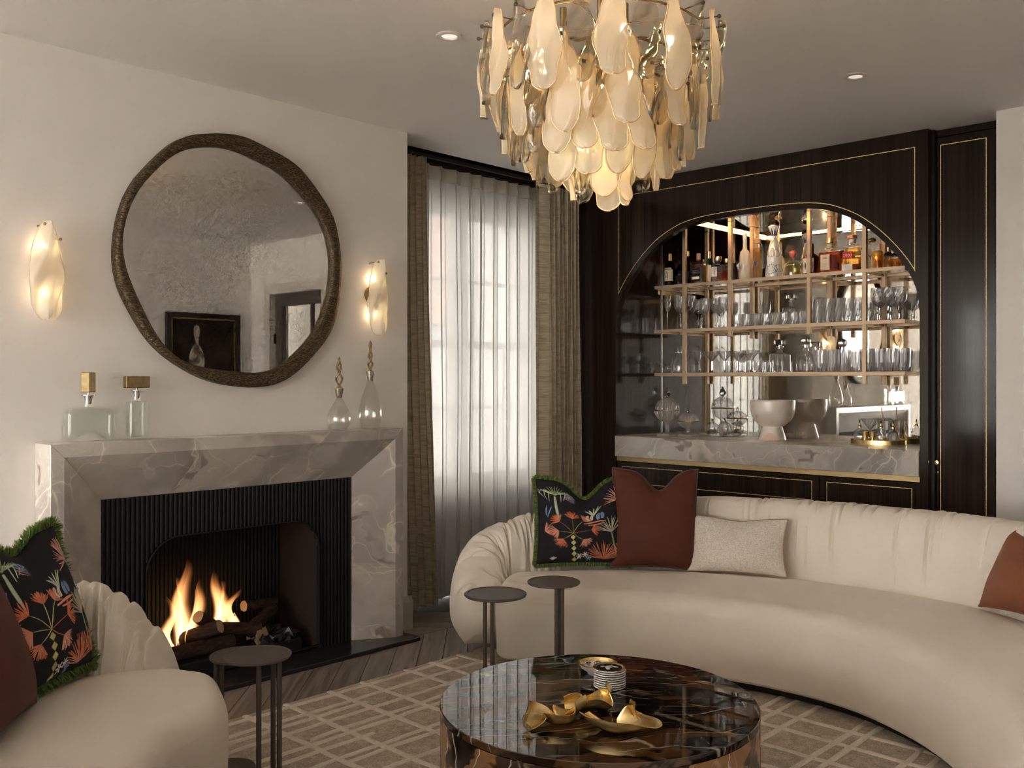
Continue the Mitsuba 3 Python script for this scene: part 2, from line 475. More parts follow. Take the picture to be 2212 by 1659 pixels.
scene['m_linen'] = {'type': 'principledthin', 'base_color': proc(f_linen), 'roughness': 0.8, 'diff_trans': 0.35, 'spec_trans': 0.0, 'eta': 1.3}
scene['m_sheer'] = {'type': 'mask', 'opacity': 0.90, 'bsdf': {'type': 'principledthin', 'base_color': rgb(0.83, 0.835, 0.825), 'roughness': 0.8, 'diff_trans': 0.72, 'spec_trans': 0.0, 'eta': 1.2}}
scene['m_sheer_head'] = {'type': 'principledthin', 'base_color': rgb(0.78, 0.74, 0.64), 'roughness': 0.8, 'diff_trans': 0.7, 'spec_trans': 0.0, 'eta': 1.2}


def f_rug(p, n, uv):
    a = noise(p.x * 260, p.y * 260) * 0.5 + fbm(p.x * 45, p.y * 45, 2, 3) * 0.5
    k = cell_rand(dr.floor(p.x * 5.1), dr.floor(p.y * 6.3))
    base = mix((0.31, 0.25, 0.19), (0.52, 0.44, 0.35), smoothstep(0.2, 0.8, a))
    return base * (0.9 + 0.2 * k)


scene['m_rug'] = matte(proc(f_rug))
scene['m_rug_line'] = matte(proc(lambda p, n, uv: mix((0.66, 0.585, 0.49), (0.78, 0.71, 0.61), noise(p.x * 230, p.y * 230))))


def f_bark(p, n, uv):
    return mix((0.010, 0.007, 0.006), (0.062, 0.038, 0.026), fbm(p.x * 45, p.y * 45, p.z * 90, 3))


scene['m_bark'] = matte(proc(f_bark))
scene['m_split_wood'] = matte(rgb(0.40, 0.27, 0.17))
scene['m_coal'] = princ(rgb(0.018, 0.018, 0.02), 0.35)
scene['m_paper'] = matte(rgb(0.74, 0.66, 0.50))
scene['m_paper_white'] = matte(rgb(0.80, 0.77, 0.71))
scene['m_paper_red'] = matte(rgb(0.50, 0.05, 0.05))
scene['m_paper_black'] = matte(rgb(0.015, 0.012, 0.012))
scene['m_ink'] = matte(rgb(0.02, 0.018, 0.018))
scene['m_ink_blue'] = princ(rgb(0.02, 0.025, 0.12), 0.2)
scene['m_red_ball'] = princ(rgb(0.62, 0.11, 0.09), 0.3)
scene['m_cork'] = matte(rgb(0.42, 0.30, 0.18))
scene['m_silver_ball'] = metal(rgb(0.35, 0.34, 0.33), 0.06)


def lamp(r, g, b):
    return {'type': 'area', 'radiance': rgb(r * LAMP, g * LAMP, b * LAMP)}
scene['m_canvas_dark'] = matte(proc(lambda p, n, uv: mix((0.012, 0.009, 0.008), (0.05, 0.036, 0.028), fbm(p.x * 9, p.z * 9, 1.0, 4))))
scene['m_figure'] = matte(proc(lambda p, n, uv: mix((0.12, 0.09, 0.07), (0.46, 0.40, 0.34), smoothstep(0.3, 0.75, fbm(p.x * 16, p.z * 16, 3.0, 3)))))
# ---------------------------------------------------------------- the room
XL, XR = -4.8, 5.23          # far left wall, white wall on the right
YB = -0.60                   # wall behind the camera
YF, YW = 4.06, 4.50          # chimney breast, window wall of the alcove
BX0, BX1 = 1.30, 3.43        # chimney breast
BAR = 5.33                   # face of the bar joinery


def wall_with_holes(u0, u1, z0, z1, holes, put3):
    """Boxes around rectangular holes (u0, u1, z0, z1) of a wall."""
    ms, u = [], u0
    for a, b, c, d in sorted(holes):
        if a > u:
            ms.append(put3(u, a, z0, z1))
        if c > z0:
            ms.append(put3(a, b, z0, c))
        if d < z1:
            ms.append(put3(a, b, d, z1))
        u = b
    if u < u1:
        ms.append(put3(u, u1, z0, z1))
    return cat(*ms)


struct('floor', box(XL - 0.1, 6.05, YB - 0.1, YW + 0.1, -0.14, -0.02), 'm_wood_edge')
struct('ceiling', cat(box(XL - 0.1, 6.05, YB - 0.1, 4.275, CEIL, CEIL + 0.14), box(XL - 0.1, 3.43, 4.275, YW + 0.1, CEIL, CEIL + 0.14), box(5.4, 6.05, 4.275, YW + 0.1, CEIL, CEIL + 0.14)), 'm_ceiling')
struct('trim_1', cat(box(3.43, 5.4, 4.275, 4.285, CEIL + 0.004, CEIL + 0.14), box(3.43, 5.4, YW - 0.002, YW + 0.01, 2.66, CEIL + 0.14), box(3.43, 5.4, 4.275, YW, CEIL + 0.13, CEIL + 0.14)), 'm_pelmet')

# chimney breast with the fire opening
struct('wall_fireplace', wall_with_holes(BX0, BX1, 0.0, CEIL, [(1.85, 2.87, 0.0, 0.74)], lambda a, b, c, d: box(a, b, YF, YW + 0.15, c, d)), 'm_paint')
# the alcove with the window, right of the breast
WIN = (3.62, 5.02, 0.66, 2.52)
struct('wall_window', wall_with_holes(3.43, 5.42, 0.0, CEIL + 0.14, [WIN], lambda a, b, c, d: box(a, b, YW, YW + 0.30, c, d)), 'm_paint')
AW = (-4.6, -3.2, 0.4, 2.5)
struct('wall_alcove', wall_with_holes(XL, BX0, 0.0, CEIL, [AW], lambda a, b, c, d: box(a, b, YW, YW + 0.25, c, d)), 'm_paint')
# wall behind the bar, the white wall to its right with a door, the wall behind the camera
struct('wall_bar', box(5.93, 6.03, 1.5, YW + 0.1, 0.0, CEIL), 'm_wood_edge')
struct('wall_right', wall_with_holes(YB, 1.545, 0.0, CEIL, [(-0.22, 0.66, 0.0, 2.24)], lambda a, b, c, d: box(XR, XR + 0.2, a, b, c, d)), 'm_paint')
struct('wall_back', box(XL, 5.43, YB - 0.1, YB, 0.0, CEIL), 'm_paint')
LW = [(-0.3, 1.1, 0.12, 2.6), (1.4, 2.8, 0.12, 2.6), (3.05, 4.35, 0.12, 2.6)]
struct('wall_left', wall_with_holes(YB, YW, 0.0, CEIL, LW, lambda a, b, c, d: box(XL - 0.25, XL, a, b, c, d)), 'm_paint')

# baseboards
bb = Polygon([(0, 0), (0.022, 0), (0.022, 0.15), (0.016, 0.165), (0.012, 0.18), (0, 0.18)])


def baseboard(name, p, q, side):
    """Along the floor from p to q; side = unit vector away from the wall."""
    p, q, s = (np.array([*v, 0.0]) for v in (p, q, side))
    d = q - p
    L = np.linalg.norm(d)
    m = extrude(bb, L)
    M = np.eye(3)
    M[:, 0], M[:, 1], M[:, 2] = s, [0, 0, 1], d / L
    struct(name, moved(m, p, M=M), 'm_trim')


baseboard('baseboard_breast', (3.275, YF), (BX1 + 0.022, YF), (0, -1))
baseboard('baseboard_breast_side', (BX1, YF - 0.022), (BX1, YW), (1, 0))
baseboard('baseboard_window', (3.455, YW), (5.3, YW), (0, -1))
baseboard('baseboard_breast_left', (BX0, YF), (1.45, YF), (0, -1))
baseboard('baseboard_right', (XR, YB), (XR, -0.32), (-1, 0))
baseboard('baseboard_right_end', (XR, 0.76), (XR, 1.545), (-1, 0))
baseboard('baseboard_back', (XL, YB), (XR, YB), (0, 1))
baseboard('baseboard_left', (XL, YB), (XL, YW), (1, 0))

# sash window behind the sheer
wx0, wx1, wz0, wz1 = WIN
w = struct('window_1', cat(cbox(wx0, wx0 + 0.06, YW + 0.06, YW + 0.14, wz0, wz1), cbox(wx1 - 0.06, wx1, YW + 0.06, YW + 0.14, wz0, wz1), cbox(wx0, wx1, YW + 0.06, YW + 0.14, wz1 - 0.07, wz1),
                           cbox(wx0, wx1, YW + 0.06, YW + 0.14, wz0, wz0 + 0.10), cbox(4.26, 4.38, YW + 0.06, YW + 0.14, wz0, wz1)), 'm_trim')
part(w, 'sill', cbox(wx0 - 0.05, wx1 + 0.05, YW - 0.03, YW + 0.06, wz0 - 0.03, wz0 + 0.005), 'm_trim')
for a, b in ((wx0 + 0.06, 4.26), (4.38, wx1 - 0.06)):
    m = 0.5 * (a + b)
    part(w, 'glazing_bar', box(m - 0.012, m + 0.012, YW + 0.08, YW + 0.12, wz0 + 0.1, wz1 - 0.07), 'm_trim')
    for z in (1.20, 1.62, 2.04):
        part(w, 'glazing_bar', box(a, b, YW + 0.08, YW + 0.12, z - (0.024 if z == 1.62 else 0.012), z + (0.024 if z == 1.62 else 0.012)), 'm_trim')
    for c, d in ((a, m - 0.012), (m + 0.012, b)):
        for e, f in ((wz0 + 0.1, 1.188), (1.212, 1.596), (1.644, 2.028), (2.052, wz1 - 0.07)):
            part(w, 'pane', box(c, d, YW + 0.10, YW + 0.1005, e, f), 'm_pane')

# bay of windows on the far left
for i, (a, b, c, d) in enumerate(LW):
    x0, x1 = XL - 0.16, XL - 0.09
    w = struct(f'window_{i + 2}', cat(box(x0, x1, a, a + 0.06, c, d), box(x0, x1, b - 0.06, b, c, d), box(x0, x1, a, b, d - 0.06, d), box(x0, x1, a, b, c, c + 0.09), box(x0, x1, a, b, 1.48, 1.53)), 'm_trim')
    part(w, 'sill', box(XL - 0.09, XL + 0.03, a - 0.04, b + 0.04, c - 0.03, c), 'm_trim')
    for e, f in ((c + 0.09, 1.48), (1.53, d - 0.06)):
        part(w, 'pane', box(XL - 0.125, XL - 0.1245, a + 0.06, b - 0.06, e, f), 'm_pane')

a, b, c, d = AW
w = struct('window_5', cat(*[box(x, x + 0.06, YW + 0.09, YW + 0.16, c, d) for x in (a, 0.5 * (a + b) - 0.03, b - 0.06)], box(a, b, YW + 0.09, YW + 0.16, d - 0.06, d), box(a, b, YW + 0.09, YW + 0.16, c, c + 0.09), box(a, b, YW + 0.09, YW + 0.16, 1.48, 1.53)), 'm_trim')
part(w, 'sill', box(a - 0.04, b + 0.04, YW - 0.03, YW + 0.09, c - 0.03, c), 'm_trim')
part(w, 'pane', box(a + 0.06, b - 0.06, YW + 0.1245, YW + 0.125, c + 0.09, 1.48), 'm_pane')
part(w, 'pane', box(a + 0.06, b - 0.06, YW + 0.1245, YW + 0.125, 1.53, d - 0.06), 'm_pane')

# dark framed door in the right wall (seen in the round mirror)
d = struct('door_1', cat(box(XR + 0.05, XR + 0.10, -0.22, -0.11, 0, 2.24), box(XR + 0.05, XR + 0.10, 0.55, 0.66, 0, 2.24), box(XR + 0.05, XR + 0.10, -0.22, 0.66, 2.12, 2.24),
                         box(XR + 0.05, XR + 0.10, -0.22, 0.66, 0, 0.3)), 'm_bronze_table')
for z in (1.0, 1.56):
    part(d, 'glazing_bar', box(XR + 0.06, XR + 0.09, -0.11, 0.55, z - 0.015, z + 0.015), 'm_bronze_table')
part(d, 'glazing_bar', box(XR + 0.06, XR + 0.09, 0.37, 0.40, 0.3, 2.12), 'm_bronze_table')
for a, b in ((-0.11, 0.37), (0.40, 0.55)):
    for e, f in ((0.3, 0.985), (1.015, 1.545), (1.575, 2.12)):
        part(d, 'pane', box(XR + 0.075, XR + 0.0755, a, b, e, f), 'm_pane')
part(d, 'hinge', box(XR + 0.03, XR + 0.05, -0.235, -0.21, 1.75, 1.85), 'm_black_metal')
struct('trim_2', cat(box(XR - 0.02, XR, -0.32, -0.22, 0, 2.34), box(XR - 0.02, XR, 0.66, 0.76, 0, 2.34), box(XR - 0.02, XR, -0.22, 0.66, 2.24, 2.34)), 'm_trim')
struct('wall_passage', cat(box(XR + 6.0, XR + 6.05, -1.0, 1.45, -0.1, CEIL), box(XR + 0.2, XR + 6.05, -1.05, -1.0, -0.1, CEIL), box(XR + 0.2, XR + 6.05, 1.45, 1.5, -0.1, CEIL), box(XR + 0.2, XR + 6.05, -1.05, 1.5, 2.5, 2.55), box(XR + 0.2, XR + 6.05, -1.05, 1.5, -0.1, -0.02)), 'm_paint')

# chevron floor, one plank at a time where the photograph shows it
PITCH, BAND, Y0 = 0.172, 0.60, 3.90 - 7 * 0.60
CH = np.array([[0, 0], [PITCH, 0], [0, BAND], [PITCH, BAND]])


def chevron(x, y, up):
    g = 0.0022
    a, b = (x, x + BAND) if up else (x + BAND, x)
    p = Polygon([(a + g, y + g), (a + PITCH - g, y + g), (b + PITCH - g, y + BAND - g), (b + g, y + BAND - g)])
    m = extrude(p, 0.019)
    m.apply_translation([0, 0, -0.0195])
    v = np.array(m.vertices)
    c = np.array([[x, y]])
    dd = np.array([1, 1 if up else -1]) / math.sqrt(2)
    uv = np.column_stack([(v[:, :2] - c) @ dd, (v[:, :2] - c) @ np.array([-dd[1], dd[0]])]) + np.array([[x * 3.1 + y * 5.7, x * 1.7 + y * 2.3]])
    return m, uv


rest = []
rng = random.Random(4)
for bnd in range(-1, 9):
    y = Y0 + bnd * BAND
    if y + BAND > YW:
        hgt = YW - y
    for i in range(-22, 50):
        x = XL + i * PITCH * 1.0 - 0.3
        m, uv = chevron(x, y, bnd % 2 == 0)
        v = m.vertices
        if v[:, 0].max() < XL - 0.3 or v[:, 0].min() > 5.9 or y > YW - 0.02 or y < YB - 0.6:
            continue
        if 1.9 < v[:, 0].mean() < 5.4 and 2.6 < y + 0.3 < 4.9:
            part('floor', 'plank', m, f'm_plank_{rng.randrange(3)}', uv=uv)
        else:
            rest.append((m, uv))
part('floor', 'plank_field', cat(*[m for m, _ in rest]), 'm_plank_0', uv=np.vstack([u for _, u in rest]), kind='stuff')

# recessed downlights
for x, y, lab in ((2.578, 2.795, 'small white recessed ceiling downlight left of the chandelier'), (4.187, 1.829, 'small white recessed ceiling downlight right of the chandelier, before the bar'),
                  (0.6, 2.7, None), (0.6, 0.9, None), (2.4, 0.4, None)):
    t = thing('downlight', lab or 'small white recessed ceiling downlight outside the frame, nearer the windows', 'downlight', 'recessed ceiling downlights')
    part(t, 'trim_ring', moved(lathe([(0.030, 0.0), (0.034, -0.006), (0.050, -0.006), (0.054, -0.002), (0.054, 0.0)], 32), (x, y, CEIL)), 'm_trim', smooth=40)
    part(t, 'lens', moved(lathe([(0.0, -0.001), (0.0305, -0.001)], 24), (x, y, CEIL - 0.001)), 'm_ceramic', emitter=lamp(0.55, 0.5, 0.44))

# neighbouring house seen faintly through the sheer
nb = thing('neighbouring_house', 'pale house with a brick upper corner, faint behind the sheer curtain', 'house')
part(nb, 'wall', box(-6.0, 22.0, 9.0, 9.4, -0.6, 11.0), 'm_stucco')
struct('street', box(-6.0, 22.0, 4.9, 9.0, -0.7, -0.6), 'm_stucco')
part(nb, 'brick_corner', box(7.4, 8.5, 8.9, 9.0, 2.1, 6.0), 'm_outside_wall')
for k in range(3):
    for z in (0.2, 3.4):
        part(nb, 'window', box(9.3 + 1.7 * k, 10.2 + 1.7 * k, 8.97, 9.0, z, z + 1.7), 'm_bronze_table')
# ---------------------------------------------------------------- fireplace
MX0, MX1, MZ, MY = 1.46, 3.267, 1.126, 3.90
t = thing('fireplace_surround', 'veined grey marble fireplace surround with splayed inner faces', 'fireplace surround')
PRO = [(0.0, YF), (0.0, MY + 0.003), (0.003, MY), (0.054, MY), (0.057, MY + 0.002), (0.25, 4.018), (0.25, YF)]


YFB = YF - 0.0012
PRO[0], PRO[-1] = (0.0, YFB), (0.25, YFB)


def mitred(ends):
    """ends(a, y) -> the two end points for each point of the profile."""
    P = np.array([[e for e in ends(a, y)] for a, y in PRO])
    m = grid(P, wrap_u=True)
    n = len(PRO)
    v = np.array(m.vertices)
    f = [m.faces]
    for k in (0, 1):
        idx = np.arange(n) * 2 + k
        tri = np.array([[idx[0], idx[i], idx[i + 1]] for i in range(1, n - 1)])
        f.append(tri if k else tri[:, ::-1])
    m = trimesh.Trimesh(v, np.vstack(f), process=False)
    m.fix_normals()
    return m


g = 0.0006
part(t, 'jamb', mitred(lambda a, y: ((MX0 + a, y, 0.022), (MX0 + a, y, MZ - a - g))), 'm_marble')
part(t, 'jamb', mitred(lambda a, y: ((MX1 - a, y, 0.022), (MX1 - a, y, MZ - a - g))), 'm_marble')
part(t, 'lintel', mitred(lambda a, y: ((MX0 + a + g, y, MZ - a), (MX1 - a - g, y, MZ - a))), 'm_marble')
solo('hearth_slab', cbox(1.412, 3.315, 3.815, YF + 0.34, 0.0, 0.021, 0.003), 'm_black_stone', 'thin polished black stone hearth slab in front of the fire', 'hearth')

IX0, IX1, IZ, IY = 1.71, 3.017, 0.876, 4.018
OX0, OX1, OZ, OR = 1.906, 2.811, 0.683, 0.16
arch = sbox(OX0, -0.3, OX1, OZ).buffer(-OR).buffer(OR, quad_segs=12).intersection(sbox(0, 0.02, 9, 9))
t = thing('fireplace_insert', 'black fluted metal fireplace insert with a rounded opening', 'fireplace insert')
part(t, 'face_panel', moved(extrude(sbox(IX0 - 0.02, 0.022, IX1 + 0.02, IZ + 0.02).difference(arch), 0.008), (0, IY + 0.012, 0), M=XZ), 'm_black_metal')


def rib(x0, x1, z0, z1, y, r=0.010):
    a = np.linspace(0, PI, 6)
    P = np.array([[[x0 + (x1 - x0) * (0.5 - 0.5 * math.cos(q)), y - r * math.sin(q), z] for q in a] for z in (z0, z1)])
    return grid(P)


NR = 60
pw = (IX1 - IX0) / NR
for i in range(NR):
    x0 = IX0 + i * pw
    xm = x0 + pw / 2
    z0 = 0.022
    if OX0 < xm < OX1:
        e = min(xm - OX0, OX1 - xm)
        z0 = OZ - (OR - math.sqrt(max(OR ** 2 - (OR - e) ** 2, 0)) if e < OR else 0)
    part(t, 'flute', rib(x0 + 0.0012, x0 + pw - 0.0012, z0, IZ, IY + 0.012), 'm_black_metal', smooth=50)
c = np.array(arch.exterior.coords)
top = ring(arch, 240)
top = top[top[:, 1] > 0.03]
top = top[np.argsort(np.arctan2(top[:, 1] - 0.2, top[:, 0] - 2.3585))]
rp = np.array([[[x, y, z] for y in (IY - 0.004, IY + 0.02)] for x, z in top])
part(t, 'opening_rim', cat(tube(rp[:, 0], 0.004, 6), grid(rp)), 'm_black_metal', smooth=True)
FY = 4.38
part(t, 'liner', cat(box(OX0 - 0.02, OX0, IY + 0.02, FY + 0.02, 0.022, 0.72), box(OX1, OX1 + 0.02, IY + 0.02, FY + 0.02, 0.022, 0.72), box(OX0 - 0.02, OX1 + 0.02, IY + 0.02, FY + 0.02, 0.70, 0.72),
                     box(OX0 - 0.02, OX1 + 0.02, FY, FY + 0.02, 0.022, 0.72)), 'm_firebox')
nb = 42
for i in range(nb):
    x0 = OX0 + i * (OX1 - OX0) / nb
    part(t, 'back_flute', rib(x0 + 0.001, x0 + (OX1 - OX0) / nb - 0.001, 0.022, 0.70, FY, 0.008), 'm_black_metal', smooth=50)
part(t, 'burner_tray', cbox(1.98, 2.74, 4.06, 4.34, 0.022, 0.085, 0.006), 'm_black_metal')


def log_mesh(L, r, seed, squash=1.0):
    k = np.linspace(0, 1, 9)
    a = np.arange(12) * 2 * PI / 12
    P = np.array([[[(u - 0.5) * L, r * math.cos(q) * (1 + 0.25 * (meshkit.noise(np.array([u * 4 + seed, math.cos(q) * 1.5, math.sin(q) * 1.5])) - 0.5)),
                    r * squash * math.sin(q) * (1 + 0.25 * (meshkit.noise(np.array([u * 4 + seed + 9, math.cos(q) * 1.5, math.sin(q) * 1.5])) - 0.5))] for q in a] for u in k], float)
    side = grid(P, wrap_v=True)
    ends = []
    for j in (0, -1):
        v = np.vstack([P[j], P[j].mean(0)[None]])
        f = np.array([[i, (i + 1) % 12, 12] for i in range(12)])
        ends.append(trimesh.Trimesh(v + np.array([[0.0006 if j else -0.0006, 0, 0]]), f if j else f[:, ::-1], process=False))
    return side, ends


def rot(rx=0, ry=0, rz=0):
    return trimesh.transformations.euler_matrix(rx, ry, rz, 'sxyz')[:3, :3]


for L, r, pos, ang, lab in ((0.46, 0.036, (2.17, 4.13, 0.122), (0, 0.02, 0.10), 'dark charred log lying along the front of the fire'),
                            (0.24, 0.034, (2.23, 4.17, 0.180), (0.4, -0.35, -0.95), 'short log with a pale cut end, standing in the flames'),
                            (0.26, 0.030, (2.33, 4.20, 0.190), (0, 0.60, 0.35), 'slim log leaning across the middle of the fire'),
                            (0.27, 0.034, (2.42, 4.18, 0.165), (0, 0.12, -0.22), 'thick log lying between the two flames'),
                            (0.22, 0.032, (2.61, 4.22, 0.175), (0.5, -0.22, 0.5), 'log on the right of the fire with a bright split face'),
                            (0.20, 0.028, (2.63, 4.28, 0.235), (0.2, 0.1, 0.15), 'small log on top at the right end of the fire')):
    side, ends = log_mesh(L, r, L * 31 + pos[0] * 7)
    M = rot(*ang)
    t2 = thing('log', lab, 'log', 'logs in the fire')
    part(t2, 'bark', moved(side, pos, M=M), 'm_bark', smooth=True)
    for e in ends:
        part(t2, 'cut_end', moved(e, pos, M=M), 'm_split_wood')
wedge = trimesh.convex.convex_hull(np.array([[0, 0, 0], [0.11, 0.02, 0], [0.05, 0.075, 0.0], [0.015, 0.01, 0.065], [0.085, 0.03, 0.07], [0.05, 0.07, 0.05]]))
solo('split_log', moved(wedge, (2.50, 4.09, 0.087), rz=0.2), 'm_split_wood', 'pale triangular split log at the front right of the fire', 'log')
rng = np.random.default_rng(5)
bits = []
for k in range(130):
    x, y = rng.uniform(2.52, 2.73), rng.uniform(4.075, 4.30)
    s = rng.uniform(0.008, 0.018)
    b = trimesh.convex.convex_hull(rng.normal(size=(9, 3)) * [s, s, s * 0.7])
    bits.append(moved(b, (x, y, 0.092 + rng.uniform(0, 0.025))))
solo('coals', cat(*bits), 'm_coal', 'loose black coals heaped at the right side of the fire bed', 'coals', kind='stuff')

# flames: crossing sheets of glowing gas
def flame_amount(uv, s):
    u, v = uv.x * 2 - 1, uv.y
    u = u + (noise(v * 5.0 + s, s) - 0.5) * 0.7 * v
    edge = dr.maximum(0, 1 - u * u)
    wisp = 0.45 + 0.85 * fbm(u * 2.6 + s, v * 2.2 - u * 0.5, s, 3)
    rise = smoothstep(0.0, 0.10, v) * (1 - smoothstep(0.55, 1.0, v))
    return dr.clip(edge * edge * rise * wisp, 0, 1)


def flame_mat(s, power):
    def fn(p, n, uv):
        a = flame_amount(uv, s)
        hot = dr.clip(1.25 - uv.y * 1.35, 0, 1) * dr.clip(a * 1.7, 0, 1)
        return mix((1.0, 0.30, 0.07), (1.0, 0.66, 0.27), hot) * (a * power * (0.4 + 0.9 * hot))
    return fn


scene['m_flame'] = {'type': 'mask', 'opacity': proc(lambda p, n, uv: flame_amount(uv, 1.0) * 0.10), 'bsdf': {'type': 'diffuse', 'reflectance': rgb(0.0, 0.0, 0.0)}}


def flame_sheet(x, y, z, w, h, ang, lean, seed):
    v = np.linspace(0, 1, 18)
    u = np.linspace(-1, 1, 7)
    P, UV = [], []
    for b in v:
        wid = w * (0.75 + 0.45 * math.sin(min(b * 2.2, 1.5) * 1.1)) * (1 - b) ** 0.62
        sway = lean * b ** 1.5 + 0.02 * math.sin(b * 7 + seed)
        P.append([[sway + a * wid, 0.015 * math.cos(a * 2) + 0.012 * math.sin(b * 6 + seed), b * h] for a in u])
        UV.append([[(a + 1) / 2, b] for a in u])
    m = grid(np.array(P))
    return moved(m, (x, y, z), rz=ang), np.array(UV).reshape(-1, 2)


for lab, sheets in (('tall orange flame rising on the left of the fire', [(2.16, 4.19, 0.12, 0.075, 0.42, 0.0, 0.02, 1), (2.16, 4.19, 0.12, 0.06, 0.34, 1.0, 0.01, 2), (2.12, 4.20, 0.12, 0.05, 0.25, -0.9, -0.03, 3), (2.22, 4.20, 0.14, 0.06, 0.29, 0.25, 0.07, 4)]),
                    ('shorter orange flame right of the tall flame', [(2.38, 4.22, 0.15, 0.070, 0.31, 0.1, -0.03, 5), (2.39, 4.22, 0.15, 0.06, 0.25, 1.1, 0.02, 6), (2.42, 4.21, 0.14, 0.055, 0.22, -0.8, 0.04, 7)])):
    t = thing('flame', lab, 'flame', 'flames of the fire')
    for q in sheets:
        m, uv = flame_sheet(*q)
        part(t, 'tongue', m, 'm_flame', smooth=True, uv=uv, emitter={'type': 'area', 'radiance': proc(flame_mat(q[-1], 3.6))})
        m2 = trimesh.Trimesh(m.vertices, m.faces[:, ::-1], process=False)
        part(t, 'tongue_back', moved(m2, (0, 0.002, 0)), 'm_flame', smooth=True, uv=uv, emitter={'type': 'area', 'radiance': proc(flame_mat(q[-1] + 0.5, 2.2))})

# ---------------------------------------------------------------- round mirror
OUT = [(2.241, 2.527), (2.344, 2.539), (2.46, 2.525), (2.581, 2.489), (2.696, 2.443), (2.776, 2.371), (2.847, 2.296), (2.909, 2.202), (2.94, 2.076), (2.951, 1.947), (2.94, 1.816), (2.919, 1.703), (2.857, 1.588), (2.776, 1.502),
       (2.687, 1.425), (2.581, 1.367), (2.433, 1.347), (2.275, 1.364), (2.141, 1.406), (2.036, 1.465), (1.95, 1.531), (1.882, 1.616), (1.83, 1.708), (1.793, 1.778), (1.775, 1.863), (1.771, 1.948), (1.782, 2.05), (1.808, 2.146),
       (1.845, 2.224), (1.897, 2.305), (1.958, 2.366), (2.028, 2.446), (2.092, 2.48), (2.174, 2.511)]
INN = [(2.241, 2.463), (2.344, 2.466), (2.46, 2.44), (2.581, 2.403), (2.677, 2.34), (2.766, 2.268), (2.837, 2.184), (2.873, 2.103), (2.893, 1.985), (2.888, 1.89), (2.862, 1.777), (2.816, 1.672), (2.746, 1.577), (2.648, 1.491),
       (2.534, 1.428), (2.415, 1.419), (2.258, 1.43), (2.124, 1.455), (2.036, 1.495), (1.966, 1.568), (1.92, 1.64), (1.867, 1.747), (1.83, 1.831), (1.808, 1.909), (1.804, 1.995), (1.822, 2.091), (1.852, 2.167), (1.897, 2.239),
       (1.966, 2.323), (2.036, 2.387), (2.108, 2.43), (2.174, 2.451)]


def loop(pts, n, c):
    p = np.array(pts)
    k = spline(np.vstack([p[-3:], p, p[:3]]), 900)
    a = np.unwrap(np.arctan2(k[:, 1] - c[1], k[:, 0] - c[0]))[::-1]
    r = np.linalg.norm(k - c, axis=1)[::-1]
    w = np.arange(n) * 2 * PI / n
    rr = np.interp(w, *map(np.array, zip(*sorted(zip(np.mod(a, 2 * PI), r)))), period=2 * PI)
    rr = np.real(np.fft.ifft(np.fft.fft(rr) * (np.abs(np.fft.fftfreq(n, 1 / n)) < 14)))
    return np.column_stack([c[0] + rr * np.cos(w), c[1] + rr * np.sin(w)])


mc = np.array([2.36, 1.945])
lo, li = loop(OUT, 220, mc), loop(INN, 220, mc)
t = thing('wall_mirror', 'round wavy bronze framed mirror with spotted old glass above the mantel', 'mirror')
sec = [(0.0, YF - 0.002), (0.0, 4.025), (0.04, 4.014), (0.35, 4.006), (0.7, 4.006), (0.95, 4.012), (1.0, 4.020), (1.0, 4.044)]
P = np.array([np.column_stack([lo[:, 0] * (1 - a) + li[:, 0] * a, np.full(220, y), lo[:, 1] * (1 - a) + li[:, 1] * a]) for a, y in sec])
fr = grid(P, wrap_v=True)
part(t, 'frame', fr, 'm_mirror_frame', smooth=50)
gl = extrude(Polygon(li).buffer(0.01), 0.006)
part(t, 'glass', moved(gl, (0, 4.036, 0), M=XZ), 'm_mirror_round')

# ---------------------------------------------------------------- wall lights
def petal(w, h, wave, seed, bulge=0.03, nu=13, nv=29):
    """A poured glass petal in the xz plane, top at z = 0, bulging towards -y; (sheet, rim)."""
    v = np.linspace(0, 1, nv)
    u = np.linspace(-1, 1, nu)
    prof = np.interp(v, [0, 0.03, 0.12, 0.3, 0.48, 0.6, 0.72, 0.86, 0.95, 1.0], [0.10, 0.26, 0.46, 0.72, 0.97, 0.93, 0.72, 0.55, 0.34, 0.06])
    F = []
    for k, b in enumerate(v):
        cx = wave * math.sin(b * 5.2 + seed)
        F.append([[cx + a * w * prof[k] * (1 + 0.12 * math.sin(b * 9 + seed * 2 + a)), -bulge * (1 - a * a) - 0.012 * math.sin(b * 6 + seed + a * 2) - 0.008 * math.sin(a * 5 + b * 8 + seed), -b * h] for a in u])
    F = np.array(F)
    rim = np.concatenate([F[:, 0], F[-1, 1:-1], F[::-1, -1], F[0, ::-1][1:-1]])
    return grid(F), tube(rim, 0.0022, 6, closed=True)


